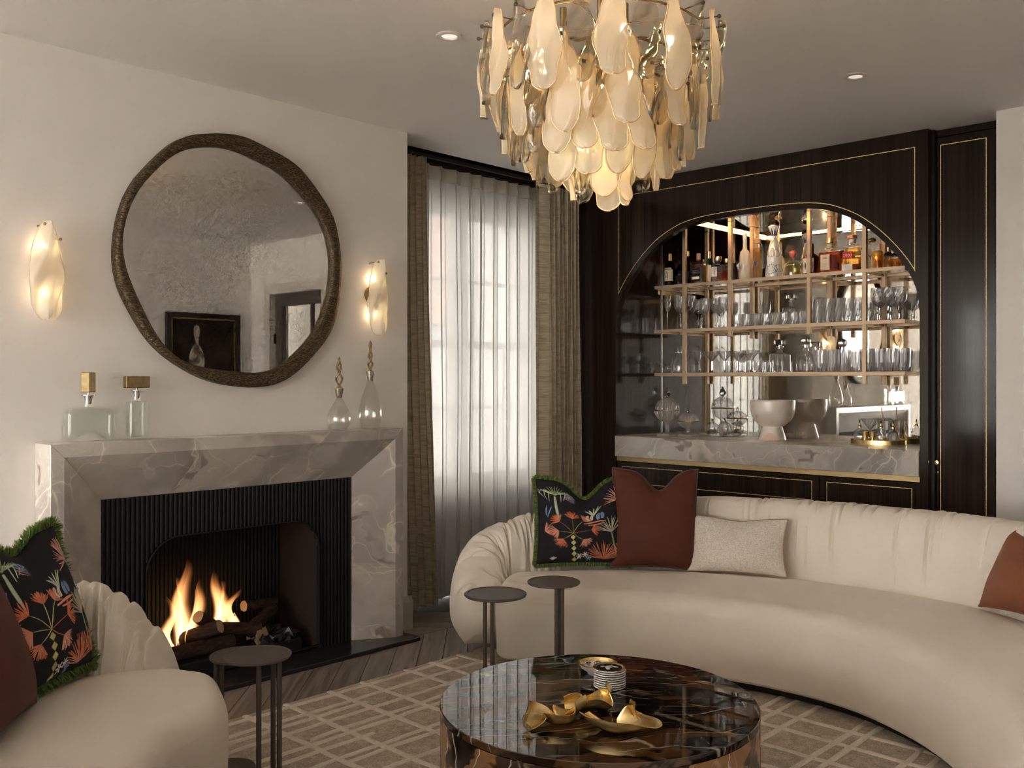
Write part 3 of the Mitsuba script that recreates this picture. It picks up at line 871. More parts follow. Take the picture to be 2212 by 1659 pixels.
for x, lab in ((1.475, 'alabaster glass wall light left of the round mirror, two bulbs glowing'), (3.165, 'alabaster glass wall light right of the round mirror, nearest the curtain')):
    t = thing('wall_light', lab, 'wall light', 'pair of petal wall lights')
    part(t, 'back_plate', moved(lathe([(0.0, 0.0), (0.045, 0.0), (0.045, 0.018), (0.0, 0.018)], 24), (x + 0.01, YF - 0.001, 1.84), M=rot(PI / 2)), 'm_brass_old', smooth=40)
    for q, pos in ((petal(0.078, 0.395, 0.006, 0.5), (x, YF - 0.075, 2.02)), (petal(0.07, 0.345, 0.010, 2.2), (x + 0.026, YF - 0.052, 1.97))):
        k = part(t, 'petal', moved(q[0], pos), 'm_alabaster_shade', smooth=True)
        part(k, 'rim', moved(q[1], pos), 'm_alabaster_shade', smooth=True)
    for px, pz, py in ((x - 0.008, 2.008, YF - 0.088), (x + 0.058, 1.955, YF - 0.072)):
        part(t, 'pin', cat(rod([px, YF - 0.005, pz], [px, py, pz], 0.0022, 6), ball([px, py, pz], 0.006)), 'm_brass_old', smooth=40)
    for bz in (1.925, 1.735):
        part(t, 'lamp_holder', rod([x + 0.012, YF - 0.004, 1.83 + (bz - 1.83) * 0.4], [x + 0.012, YF - 0.03, bz - 0.02 * np.sign(bz - 1.83)], 0.007, 8), 'm_brass_old', smooth=40)
        b = trimesh.creation.icosphere(subdivisions=2, radius=0.0125)
        b.vertices[:, 2] *= 1.2
        part(t, 'bulb', moved(b, (x + 0.012, YF - 0.030, bz)), 'm_ceramic', smooth=True, emitter=lamp(42, 27, 13))

# ---------------------------------------------------------------- bottles on the mantel
MT = MZ + 0.0005



def stopper_neck(t, x, y, z, h, r, block, rz):
    part(t, 'neck', moved(lathe([(r * 1.05, 0), (r * 0.92, h * 0.5), (r * 0.95, h * 0.8), (r * 1.35, h)], 24), (x, y, z)), 'm_vase_glass', smooth=40)
    part(t, 'collar', moved(lathe([(r * 0.55, h * 0.25), (r * 0.85, h), (r * 1.4, h + 0.001), (r * 1.4, h + 0.004), (0.004, h + 0.004), (0.0045, h + 0.016), (0.0, h + 0.016)], 20), (x, y, z)), 'm_nickel', smooth=40)
    bw, bh, bd = block
    part(t, 'stopper', moved(cbox(-bw / 2, bw / 2, -bd / 2, bd / 2, h + 0.015, h + 0.015 + bh, 0.002), (x, y, z), rz=rz), 'm_brass_old')


def flat_bottle(w, h, d, r, scoop):
    """Thick-walled rounded bottle: outer body with an arched hollow base."""
    p = rect(-w / 2, w / 2, 0, h, r)
    if scoop:
        p = p.difference(Point(0, -scoop * 1.6).buffer(scoop * 2.15, quad_segs=24))
    lev = [(0.010, -d / 2), (0.003, -d / 2 + 0.003), (0.0, -d / 2 + 0.011), (0.0, d / 2 - 0.011), (0.003, d / 2 - 0.003), (0.010, d / 2)]
    m = pillow(p, lev, 140)
    return moved(m, M=np.array([[1.0, 0, 0], [0, 0, -1], [0, 1, 0]]))


t = thing('glass_bottle', 'wide grey green glass flask with arched base and upright brass block stopper', 'bottle', 'bottles on the mantel')
part(t, 'body', moved(flat_bottle(0.215, 0.145, 0.085, 0.03, 0.05), (1.645, 3.975, MT), rz=0.05), 'm_vase_green', smooth=50)
part(t, 'body_lining', moved(flat_bottle(0.195, 0.125, 0.066, 0.024, 0.05), (1.645, 3.975, MT + 0.011), rz=0.05), 'm_vase_green', smooth=50)
stopper_neck(t, 1.640, 3.975, MT + 0.144, 0.046, 0.020, (0.040, 0.082, 0.040), 0.5)
t = thing('glass_bottle', 'square grey green glass decanter with a wide brass bar stopper', 'bottle', 'bottles on the mantel')
part(t, 'body', moved(pillow(rect(-0.045, 0.045, -0.04, 0.04, 0.008), [(0.006, 0), (0, 0.005), (0, 0.160), (0.003, 0.166), (0.022, 0.168)], 80), (1.845, 3.975, MT), rz=-0.06), 'm_vase_green', smooth=50)
part(t, 'body_lining', moved(pillow(rect(-0.037, 0.037, -0.032, 0.032, 0.008), [(0.006, 0.012), (0, 0.016), (0, 0.154), (0.003, 0.159), (0.022, 0.161)], 80), (1.845, 3.975, MT), rz=-0.06), 'm_vase_green', smooth=50)
stopper_neck(t, 1.845, 3.975, MT + 0.167, 0.040, 0.017, (0.105, 0.050, 0.03), 0.0)


def twist(t, x, y, z, h, r, turns):
    for ph in (0, PI):
        v = np.linspace(0, 1, 46)
        rr = r * (1 - v) ** 0.7 * (0.55 + 0.45 * np.abs(np.cos(v * turns * PI))) + 0.001
        P = np.column_stack([x + rr * np.cos(ph + v * turns * PI), y + rr * np.sin(ph + v * turns * PI), z + v * h])
        part(t, 'twisted_strand', tube(P, np.interp(v, [0, 0.7, 0.92, 1], [0.0048, 0.0052, 0.006, 0.001]), 8), 'm_brass_old', smooth=40)


for x, prof, hb, hr, th, tr, turns, lab in ((2.905, [(0.0, 0.001), (0.036, 0.001), (0.055, 0.02), (0.0625, 0.048), (0.057, 0.085), (0.036, 0.125), (0.019, 0.158), (0.0145, 0.176)], 0.176, 0.212, 0.165, 0.021, 2.6, 'round teardrop glass decanter with a short twisted brass stopper'),
                                            (3.105, [(0.0, 0.001), (0.040, 0.001), (0.054, 0.018), (0.0635, 0.065), (0.060, 0.115), (0.042, 0.175), (0.024, 0.232), (0.015, 0.262)], 0.262, 0.302, 0.165, 0.013, 3.4, 'tall teardrop glass decanter with a tall twisted brass stopper')):
    t = thing('glass_bottle', lab, 'bottle', 'bottles on the mantel')
    part(t, 'body', moved(lathe(smooth_profile(prof, 4), 40), (x, 3.975, MT)), 'm_vase_glass', smooth=60)
    q = [(max(r - 0.003, 0.0), min(z + 0.004, hb)) for r, z in prof]
    part(t, 'body_lining', moved(lathe(smooth_profile(q, 4), 40), (x, 3.975, MT)), 'm_vase_glass', smooth=60)
    part(t, 'collar', moved(lathe([(0.012, hb - 0.012), (0.0155, hb), (0.024, hr - 0.002), (0.024, hr), (0.010, hr - 0.004), (0.0, hr - 0.004)], 24), (x, 3.975, MT)), 'm_nickel', smooth=40)
    twist(t, x, 3.975, MT + hr - 0.004, th, tr, turns)
# ---------------------------------------------------------------- curtains
def drape(x0, x1, y, z0, z1, folds, amp, seed, flare=0.0, nz=26, per=14, jit=0.3, shift=None):
    """A hanging cloth: folds along x, wider and looser to the floor. Returns mesh and uv (metres of cloth, height)."""
    r = np.random.default_rng(seed)
    n = folds * per + 1
    s = np.linspace(0, 1, n)
    wob = np.interp(s, np.linspace(0, 1, folds + 1), np.concatenate([[0], np.cumsum(r.uniform(1 - jit, 1 + jit, folds))]))
    wob = wob / wob[-1]
    zz = np.linspace(z0, z1, nz)
    P = []
    amps = np.interp(s, np.linspace(0, 1, folds + 1), r.uniform(0.75, 1.2, folds + 1))
    for z in zz:
        h = (z1 - z) / (z1 - z0)
        a = amp * amps * (1 + 0.35 * h)
        ph = 2 * PI * s * folds
        x = x0 + (x1 - x0) * wob
        x = x + flare * h ** 2 * (s - (0.0 if shift is None else shift))
        x = x + (x1 - x0) / folds * 0.16 * np.sin(2 * ph) + 0.004 * np.sin(h * 5 + s * 9 + seed)
        yy = y + a * np.sin(ph + 0.12 * np.sin(h * 4 + seed)) + 0.004 * np.sin(h * 7 + s * 20)
        P.append(np.column_stack([x, yy, np.full(n, z) + (0.0 if z > z0 else 0.006 * np.sin(ph * 0.5 + seed))]))
    P = np.array(P)
    L = np.concatenate([[0], np.cumsum(np.linalg.norm(np.diff(P[-1], axis=0), axis=1))])
    uv = np.stack(np.broadcast_arrays(L[None, :], zz[:, None]), -1).reshape(-1, 2)
    return grid(P), uv


m, uv = drape(3.45, 3.80, 4.335, 0.012, 2.725, 8, 0.034, 3, flare=0.09)
solo('drape', m, 'm_linen', 'natural slubby linen drape stacked at the left of the window', 'curtain', smooth=True, uv=uv, group='linen drapes')
m, uv = drape(4.95, 5.24, 4.335, 0.012, 2.725, 7, 0.032, 8, flare=0.02)
m2, uv2 = drape(4.78, 4.95, 4.315, 0.012, 2.725, 1, 0.020, 5, jit=0.0)
solo('drape', cat(m2, m), 'm_linen', 'natural slubby linen drape at the right of the window beside the bar', 'curtain', smooth=True, uv=np.vstack([uv2 + [[3.0, 0]], uv]), group='linen drapes')
t = thing('sheer_curtain', 'white sheer curtain in soft folds across the window', 'curtain')
m, uv = drape(3.46, 5.2, 4.425, 0.015, 2.63, 15, 0.019, 21, per=18, jit=0.2)
part(t, 'cloth', m, 'm_sheer', smooth=True, uv=uv)
m, uv = drape(3.46, 5.2, 4.425, 2.63, 2.72, 15, 0.019, 21, per=18, jit=0.2, nz=3)
part(t, 'heading_tape', m, 'm_sheer_head', smooth=True, uv=uv)
t = thing('curtain_track', 'dark metal curtain track recessed in the ceiling slot', 'curtain track')
part(t, 'rail', cat(box(3.44, 5.38, 4.325, 4.345, 2.733, 2.755), box(3.44, 5.38, 4.415, 4.435, 2.728, 2.755)), 'm_pelmet')
part(t, 'hanger', cat(*[box(x - 0.004, x + 0.004, 4.331, 4.339, 2.755, CEIL + 0.13) for x in (3.6, 4.4, 5.2)], *[box(x - 0.004, x + 0.004, 4.421, 4.429, 2.755, CEIL + 0.13) for x in (3.6, 4.4, 5.2)]), 'm_pelmet')
# ---------------------------------------------------------------- rug
RZ = 0.012
rug = thing('rug', 'beige wool rug with an irregular grid of raised cream lines', 'rug')
part(rug, 'field', pillow(rect(0.55, 4.35, -0.35, 3.46, 0.02), [(0.0, 0.0), (0.0, RZ - 0.002), (0.004, RZ)], 90), 'm_rug')
rng = np.random.default_rng(12)


def rug_line(a, b, w):
    a, b = np.array(a), np.array(b)
    L = np.linalg.norm(b - a)
    k = max(int(L / 0.09), 2)
    s = np.linspace(0, 1, k)
    d = (b - a) / L
    nrm = np.array([-d[1], d[0]])
    c = a + (b - a) * s[:, None] + nrm * (rng.normal(size=(k, 1)) * 0.0022)
    ww = w / 2 * (1 + rng.normal(size=k) * 0.06)
    rows = []
    for f, z in ((-1.0, RZ - 0.002), (-0.75, RZ + 0.005), (0.75, RZ + 0.005), (1.0, RZ - 0.002)):
        rows.append(np.column_stack([c + nrm * (ww * f)[:, None], np.full(k, z)]))
    m = grid(np.array(rows).transpose(1, 0, 2))
    m.faces = m.faces[:, ::-1]
    part(rug, 'raised_line', m, 'm_rug_line', smooth=True)


# lines running towards the bar (along y), then lines along the hearth (along x)
for x in (0.72, 1.05, 1.42, 1.74, 2.05, 2.24, 2.47, 2.64, 2.90, 3.06, 3.24, 3.43, 3.58, 3.80, 4.12):
    y0 = -0.3 if x not in (2.05, 2.64, 3.06) else rng.choice([0.9, 2.9, 1.2])
    rug_line((x, y0), (x + rng.normal() * 0.004, 3.45), 0.026)
for y, x0, x1 in ((3.405, 0.6, 3.2), (3.285, 0.6, 3.3), (3.225, 1.2, 2.5), (3.15, 0.6, 4.2), (3.045, 2.08, 3.9), (2.99, 0.6, 4.3), (2.92, 0.6, 2.3), (2.81, 0.6, 4.3), (2.76, 2.05, 4.2), (2.62, 0.6, 4.3), (2.47, 0.6, 4.0), (2.42, 0.7, 3.4),
                  (2.20, 0.6, 4.3), (1.97, 0.6, 4.3), (1.90, 2.6, 4.1), (1.80, 0.6, 4.3), (1.58, 0.6, 4.3), (1.515, 2.6, 4.1), (1.31, 0.6, 4.3), (1.24, 2.4, 4.0), (1.05, 0.6, 4.3),
                  (0.9, 0.6, 4.3), (0.72, 0.6, 4.3), (0.64, 0.6, 3.0), (0.45, 0.6, 4.3), (0.2, 0.6, 4.3), (0.12, 0.6, 3.4), (-0.1, 0.6, 4.3)):
    rug_line((x0, y), (x1, y), 0.025)

# ---------------------------------------------------------------- curved sofas
SEAT = 0.44


def seat_mesh(front, back):
    p = Polygon(np.vstack([spline(front, 120), spline(back, 120)[::-1]])).buffer(0.0)
    p = p.buffer(-0.10).buffer(0.10, quad_segs=16)
    r = 0.085
    lev = [(0.035, 0.055), (0.012, 0.060), (0.0, 0.075), (0.0, 0.15), (-0.004, 0.25), (-0.002, SEAT - 0.02 - r)]
    lev += [(r * (1 - math.cos(q)), SEAT - 0.02 - r + r * math.sin(q)) for q in np.linspace(0.12, PI / 2, 8)]
    lev += [(0.15, SEAT - 0.008), (0.20, SEAT - 0.002), (0.25, SEAT)]
    return pillow(p, lev, 420), p


def backrest(path, heights, T0, seed, ns=3000, nphi=60, tip=0.30, creases=150, ends=60, inner=1):
    """A thick padded wall along a path, gathered in creases that run over its top."""
    c = spline(path, ns)
    s = np.concatenate([[0], np.cumsum(np.linalg.norm(np.diff(c, axis=0), axis=1))])
    L = s[-1]
    d = np.gradient(c, axis=0)
    d /= np.linalg.norm(d, axis=1, keepdims=True)
    nrm = np.column_stack([-d[:, 1], d[:, 0]])
    hp = np.concatenate([[0], np.cumsum(np.linalg.norm(np.diff(np.array(path), axis=0), axis=1))])
    H = np.interp(s / L, hp / hp[-1], heights)
    e = np.minimum(s, L - s)
    k = np.sqrt(np.clip(1 - (1 - np.minimum(e / tip, 1)) ** 2, 0, 1))
    k5 = np.sqrt(np.clip(1 - (1 - np.minimum(e / (tip * 0.6), 1)) ** 2, 0, 1))
    Tn = T0 * np.maximum(k5, 0.03)
    zb = 0.035 + (1 - k) * 0.16
    Ht = zb + (H - 0.035) * np.maximum(k, 0.06)
    ph = np.linspace(-0.18 * PI, 1.18 * PI, nphi)
    cp, sp = np.cos(ph), np.sin(ph)
    X = np.sign(cp) * np.abs(cp) ** 0.72
    Zr = np.where(sp >= 0, 0.40 + 0.60 * np.abs(sp) ** 0.80, 0.40 - 0.40 * np.abs(sp / math.sin(0.18 * PI)) ** 1.0)
    X = np.where(sp < 0, X * (1 - 0.45 * np.abs(sp / math.sin(0.18 * PI)) ** 2), X)
    # creases
    r = np.random.default_rng(seed)
    disp = np.zeros((ns, nphi))
    u = np.linspace(0, 1, nphi)[None, :]
    S = s[:, None]
    pos = np.concatenate([r.uniform(0, L, creases), L - r.uniform(0.03, 0.85, ends)])
    for q in pos:
        near = max(0.0, 1 - (L - q) / 0.9)
        sl, cv = r.normal() * (0.05 + 0.07 * near), r.normal() * 0.05
        ln = r.uniform(0.12, 0.38)
        u0 = r.uniform(0.10, 0.46)
        u1 = u0 + ln
        if inner < 0:
            u0, u1 = 1 - u1, 1 - u0
        w = r.uniform(0.0028, 0.0055) * (1 + 0.8 * near)
        dep = r.uniform(0.010, 0.026)
        i0, i1 = np.searchsorted(s, [q - 0.2, q + 0.2])
        Sq = S[i0:i1]
        line = q + sl * (u - 0.5) + cv * (u - 0.5) ** 2 + 0.006 * np.sin(u * 9 + q * 40)
        win = np.clip((u - u0) / 0.12, 0, 1) * np.clip((u1 - u) / 0.12, 0, 1)
        t = (Sq - line) / w
        disp[i0:i1] -= dep * win * np.exp(-0.5 * t ** 2)
        disp[i0:i1] += 0.0018 * win * np.exp(-0.5 * (t * w / 0.016 - 0.9) ** 2)
    disp += 0.006 * (meshkit.fbm(np.stack(np.broadcast_arrays(S * 9, u * 2.5, 0.0 * S), -1), 3, seed) - 0.5) * 2
    disp *= np.minimum(1, 0.35 + k)[:, None]
    Nx = X * 1.0
    P = np.zeros((ns, nphi, 3))
    nn = np.stack([X, np.maximum(sp, 0)], -1)
    nn /= np.linalg.norm(nn, axis=-1, keepdims=True) + 1e-9
    off = Tn[:, None] * X[None] + disp * nn[None, :, 0]
    P[..., 0] = c[:, None, 0] + nrm[:, None, 0] * off
    P[..., 1] = c[:, None, 1] + nrm[:, None, 1] * off
    P[..., 2] = zb[:, None] + (Ht - zb)[:, None] * Zr[None] + disp * nn[None, :, 1]
    m = grid(P, wrap_v=True)
    caps = []
    for j in (0, ns - 1):
        ctr = len(m.vertices) + len(caps)
        caps.append((j, ctr))
    v = np.vstack([m.vertices] + [P[j].mean(0)[None] for j, _ in caps])
    f = [m.faces]
    i = np.arange(nphi)
    for j, ctr in caps:
        tri = np.stack([j * nphi + i, j * nphi + (i + 1) % nphi, np.full(nphi, ctr)], 1)
        f.append(tri if j else tri[:, ::-1])
    return trimesh.Trimesh(v, np.vstack(f), process=False)


def sofa(label, front, back, path, heights, seed, inner=1):
    t = thing('sofa', label, 'sofa')
    m, p = seat_mesh(front, back)
    part(t, 'seat', m, 'm_sofa', smooth=60)
    b = backrest(path, heights, 0.148, seed, inner=inner)
    part(t, 'backrest', b, 'm_sofa', smooth=True, label='gathered backrest with deep fabric creases')
    part(t, 'plinth', pillow(p.buffer(-0.07), [(0, 0.0175), (0, 0.058)], 120), 'm_wood_edge')
    return t


RS_FRONT = [(3.20, 3.16), (3.42, 2.72), (3.645, 2.25), (3.70, 1.92), (3.67, 1.62), (3.52, 1.32), (3.30, 1.08), (3.03, 0.88), (2.66, 0.70), (2.25, 0.62)]
RS_BACK = [(3.47, 3.34), (3.84, 3.06), (4.16, 2.66), (4.33, 2.22), (4.38, 1.76), (4.33, 1.33), (4.05, 0.87), (3.66, 0.46), (3.1, 0.14), (2.5, 0.05)]
sofa('large cream curved sofa with gathered backrest in front of the bar', RS_FRONT, RS_BACK,
     [(2.45, 0.0), (3.1, 0.02), (3.72, 0.36), (4.14, 0.80), (4.41, 1.31), (4.46, 1.76), (4.41, 2.25), (4.25, 2.72), (3.97, 3.10), (3.73, 3.35), (3.52, 3.47), (3.37, 3.43), (3.26, 3.29)],
     [0.6, 0.76, 0.78, 0.785, 0.785, 0.785, 0.785, 0.775, 0.745, 0.69, 0.62, 0.55, 0.47], 7)
LS_FRONT = [(1.63, 2.90), (1.50, 2.63), (1.30, 2.525), (1.15, 2.38), (1.02, 2.18), (0.93, 1.92), (0.91, 1.55), (1.0, 1.2)]
LS_BACK = [(1.56, 3.06), (1.36, 3.17), (1.12, 3.20), (0.90, 3.08), (0.66, 2.70), (0.48, 2.2), (0.42, 1.7), (0.5, 1.15)]
sofa('cream curved sofa in the left foreground, facing the coffee table', LS_FRONT, LS_BACK,
     [(0.42, 0.95), (0.33, 1.35), (0.33, 1.75), (0.39, 2.25), (0.57, 2.77), (0.82, 3.16), (1.09, 3.31), (1.32, 3.30), (1.48, 3.20), (1.555, 3.06)],
     [0.5, 0.7, 0.76, 0.76, 0.76, 0.745, 0.725, 0.70, 0.64, 0.52], 11, -1)

# ---------------------------------------------------------------- cushions
def cushion_surface(W, Hh, Tk, chop=0.0, chop_x=0.0, pull=0.07, seed=0, slump=0.0):
    """fn(u, v, side) -> points in the cushion's frame: x across, y up, z out of the front."""
    def fn(u, v, side=1):
        u, v = np.asarray(u, float), np.asarray(v, float)
        x = u * W / 2 * (1 - pull * (1 - v * v))
        y = v * Hh / 2 * (1 - pull * 0.9 * (1 - u * u))
        vv = (v + 1) / 2
        dip = chop * np.exp(-((u - chop_x) / 0.36) ** 2)
        y = y - dip * np.clip(vv, 0, 1) ** 2.2
        thick = Tk / 2 * (np.clip(1 - u * u, 0, 1) ** 0.48) * (np.clip(1 - v * v, 0, 1) ** 0.48)
        lowfat = 1 + 0.25 * (0.3 - v)
        wr = 0.006 * (meshkit.noise(np.stack(np.broadcast_arrays(u * 2.4 + seed, v * 2.4, 0 * u), -1)) - 0.5)
        fold = -0.010 * np.exp(-((u - chop_x - 0.02) / 0.07) ** 2) * np.clip(vv - 0.55, 0, 1) * (chop > 0)
        z = side * (thick * lowfat + (wr + fold) * np.minimum(thick / 0.02, 1)) - slump * (v + 1) ** 2 * 0.02
        return np.stack(np.broadcast_arrays(x, y, z), -1)
    return fn


def cushion_mesh(fn, n=44):
    a = np.sin(np.linspace(-1, 1, n) * PI / 2)
    U, V = np.meshgrid(a, a, indexing='ij')
    A, B = fn(U, V, 1), fn(U, V, -1)
    m1, m2 = grid(A), grid(B)
    m2.faces = m2.faces[:, ::-1]
    m = cat(m1, m2)
    uv = np.stack([U, V], -1).reshape(-1, 2) * 0.22
    return m, np.vstack([uv, uv])


def edge_loop(fn, n=60):
    a = np.sin(np.linspace(-1, 1, n) * PI / 2)[:-1]
    o = np.ones_like(a)
    u = np.concatenate([a, o, -a, -o]); v = np.concatenate([-o, a, o, -a])
    return fn(u, v, 0), u, v


def cushion(name, label, fn, mat, place, piping=None, pr=0.0045, group=None):
    t = thing(name, label, 'cushion', group)
    m, uv = cushion_mesh(fn)
    part(t, 'cover', m, mat, smooth=True, uv=uv, place=place)
    if piping:
        e, _, _ = edge_loop(fn)
        part(t, 'piping', tube(e, pr, 7, closed=True), piping, smooth=True, place=place, label='corded edge')
    return t


def stand(px, py, pz, face, tilt, roll=0.0):
    """Bottom centre at the point, front facing the azimuth (radians), leaning back by tilt."""
    n0 = np.array([math.cos(face), math.sin(face), 0.0])
    ex0 = np.cross([0, 0, 1.0], n0)                    # to the right seen from the front
    ey = np.array([0, 0, 1.0]) * math.cos(tilt) - n0 * math.sin(tilt)
    ez = n0 * math.cos(tilt) + np.array([0, 0, 1.0]) * math.sin(tilt)
    ex = ex0 * math.cos(roll) + ey * math.sin(roll)
    ey2 = -ex0 * math.sin(roll) + ey * math.cos(roll)
    return ex, ey2, ez, np.array([px, py, pz])


def seat_on(st, Hh):
    ex, ey, ez, o = st
    return frame_matrix(ex, ey, ez, o + ey * Hh / 2)


# embroidery: thread strokes laid on the front of a cushion
def strokes(fn, lines, w):
    """lines: lists of (u, v) points; each a tapered raised ribbon."""
    ms = []
    for pts, wk in lines:
        c = spline(pts, 5) if len(pts) > 2 else np.linspace(pts[0], pts[1], 4)
        n = len(c)
        d = np.gradient(c, axis=0)
        d /= np.linalg.norm(d, axis=1, keepdims=True) + 1e-9
        nn = np.column_stack([-d[:, 1], d[:, 0]])
        k = (w * wk * np.interp(np.linspace(0, 1, n), [0, 0.35, 0.8, 1], [0.6, 1, 0.9, 0.25]))[:, None]
        rows = []
        for f, h in ((-1, 0.0002), (0, 0.0022), (1, 0.0002)):
            q = np.clip(c + nn * k * f, -0.985, 0.985)
            P = fn(q[:, 0], q[:, 1], 1)
            P[:, 2] += h
            rows.append(P)
        m = grid(np.array(rows).transpose(1, 0, 2))
        m.faces = m.faces[:, ::-1]
        ms.append(m)
    return cat(*ms)


def fan_lines(cx, cy, r, a0, a1, n, rg, curve=0.1):
    out = []
    for a in np.linspace(a0, a1, n):
        a = math.radians(a + rg.uniform(-3, 3))
        L = r * rg.uniform(0.8, 1.05)
        e = (cx + L * math.cos(a), cy + L * math.sin(a))
        m = (cx + 0.5 * L * math.cos(a + curve * rg.uniform(-1, 1)), cy + 0.5 * L * math.sin(a + curve * rg.uniform(-1, 1)))
        out.append(([(cx, cy), m, e], 1.0))
    return out


def embroider(t, fn, place, seed, mirror=1):
    rg = random.Random(seed)

    def add(name, lines, thread, w=0.0085):
        L = [([(mirror * p[0], p[1]) for p in pts], k) for pts, k in lines]
        part(t, name, strokes(fn, L, w), 'm_thread_' + thread, smooth=True, place=place)

    def fan(cx, cy, r, ang, spread, n, c1, c2):
        add('palm_frond', fan_lines(cx, cy, r, ang - spread, ang + spread, n, rg), c1)
        add('palm_frond', fan_lines(cx, cy, r * 0.92, ang - spread + 4, ang + spread - 4, max(n // 2, 3), rg), c2, 0.006)

    # the big fan palm
    cx, cy = -0.24, -0.30
    for ang, r0, d, c1, c2 in ((92, 0.36, 92, 'orange', 'salmon'), (58, 0.44, 48, 'salmon', 'orange'), (15, 0.42, 5, 'orange', 'salmon'), (140, 0.40, 135, 'orange', 'salmon'), (172, 0.32, 200, 'salmon', 'pink'), (-32, 0.26, -50, 'salmon', 'white'), (212, 0.26, 240, 'orange', 'pink')):
        ex, ey = cx + r0 * math.cos(math.radians(ang)), cy + r0 * 1.05 * math.sin(math.radians(ang))
        add('stem', [([(cx, cy), (cx + 0.5 * (ex - cx), cy + 0.62 * (ey - cy)), (ex, ey)], 0.6)], 'lime' if rg.random() < 0.6 else 'orange', 0.010)
        fan(ex, ey, 0.215, d, 60, 14, c1, c2)
    for k in range(5):
        y = cy - 0.04 - k * 0.135
        a = np.linspace(0, 2 * PI, 9)
        add('trunk_bead', [([(cx + 0.010 * k + 0.045 * math.cos(q), y - 0.06 + 0.05 * math.sin(q)) for q in a], 1.0), ([(cx + 0.01 * k, y - 0.02), (cx + 0.01 * k + 0.004, y - 0.06), (cx + 0.01 * k, y - 0.10)], 2.0)], 'lime', 0.017)
    # tall palm top left
    for sgn in (-1, 1):
        add('palm_frond', [([(-0.62, 0.62), (-0.62 + sgn * 0.12 * k, 0.70 + 0.02 * k), (-0.62 + sgn * (0.08 + 0.05 * k), 0.60 - 0.05 * (4 - k))], 1.0) for k in (1, 2, 3, 4)], 'mint', 0.012)
    add('palm_frond', fan_lines(-0.62, 0.60, 0.28, 35, 145, 9, rg), 'green')
    add('stem', [([(-0.62, 0.58), (-0.60, 0.3), (-0.55, 0.05)], 1.6)], 'mint', 0.02)
    add('flower', [([(-0.42 + 0.02 * k, 0.62 + 0.05 * k), (-0.25, 0.60 + 0.04 * k), (-0.18, 0.56 + 0.035 * k)], 1.0) for k in range(4)], 'blue', 0.012)
    add('flower', [([(-0.40, 0.58 + 0.05 * k), (-0.22, 0.55 + 0.05 * k)], 1.0) for k in range(3)], 'salmon', 0.009)
    # pineapple plant in the middle top
    add('leaf', [([(0.22, 0.22), (0.22 + 0.1 * math.cos(q), 0.36), (0.22 + 0.2 * math.cos(q), 0.42 + 0.06 * math.sin(q))], 1.2) for q in (0.3, 0.9, 1.5, 2.1, 2.8)], 'mint', 0.016)
    add('fruit', [([(0.12, 0.10), (0.07, 0.18), (0.10, 0.28)], 2.2), ([(0.19, 0.10), (0.17, 0.18), (0.2, 0.27)], 2.2)], 'white', 0.018)
    add('fruit', [([(0.34, 0.08), (0.32, 0.17), (0.35, 0.27)], 2.4), ([(0.42, 0.09), (0.43, 0.17), (0.40, 0.26)], 2.2)], 'blue', 0.020)
    add('leaf', [([(0.0, 0.0), (0.25, 0.03), (0.5, 0.02)], 1.6), ([(0.1, -0.04), (0.3, -0.05), (0.45, -0.03)], 1.2)], 'salmon', 0.014)
    # right side fans
    fan(0.80, 0.50, 0.36, 130, 62, 13, 'pink', 'orange')
    fan(0.84, 0.42, 0.28, 60, 50, 9, 'blue', 'white')
    fan(0.62, -0.28, 0.40, 105, 62, 15, 'mint', 'salmon')
    add('stem', [([(0.62, -0.28), (0.66, -0.52), (0.70, -0.74)], 1.3)], 'green', 0.016)
    fan(0.42, -0.92, 0.44, 90, 78, 19, 'orange', 'pink')
    fan(0.84, -0.84, 0.34, 100, 60, 11, 'salmon', 'orange')
    add('flower', fan_lines(-0.66, -0.92, 0.09, 30, 150, 5, rg), 'white', 0.010)
    for x, y in ((-0.10, -0.86), (0.02, -0.82), (0.10, -0.90)):
        add('flower', fan_lines(x, y, 0.08, 0, 300, 6, rg), 'white' if x < 0.05 else 'blue', 0.013)
    fan(-0.86, -0.24, 0.22, 20, 60, 9, 'salmon', 'pink')
    add('leaf', [([(-0.80, 0.08), (-0.76, 0.2), (-0.70, 0.34)], 1.2), ([(-0.82, 0.12), (-0.83, 0.25), (-0.80, 0.36)], 1.2)], 'blue', 0.014)


def fringe(fn, length, dens, seed):
    rg = np.random.default_rng(seed)
    e, u, v = edge_loop(fn, 100)
    n = len(e)
    ctr = e.mean(0)
    d = np.roll(e, -1, 0) - np.roll(e, 1, 0)
    d /= np.linalg.norm(d, axis=1, keepdims=True)
    o = np.cross(d, [0, 0, 1.0])
    o *= np.sign(np.sum(o * (e - ctr), 1, keepdims=True))
    o /= np.linalg.norm(o, axis=1, keepdims=True) + 1e-9
    V, F = [], []
    for k in range(dens):
        i = rg.integers(n)
        j = (i + 1) % n
        b = e[i] + (e[j] - e[i]) * rg.random() + np.array([0, 0, rg.normal() * 0.004])
        dr_ = o[i] + d[i] * rg.normal() * 0.22 + np.array([0, 0, rg.normal() * 0.42])
        dr_ /= np.linalg.norm(dr_)
        L = length * rg.uniform(0.8, 1.1)
        w = np.cross(dr_, rg.normal(size=3))
        w *= 0.0016 / (np.linalg.norm(w) + 1e-9)
        q = len(V)
        V += [b - w, b + w, b + dr_ * L * 0.6 + w, b + dr_ * L, b + dr_ * L * 0.6 - w]
        F += [[q, q + 1, q + 2], [q, q + 2, q + 4], [q + 4, q + 2, q + 3]]
    return trimesh.Trimesh(np.array(V), np.array(F), process=False)


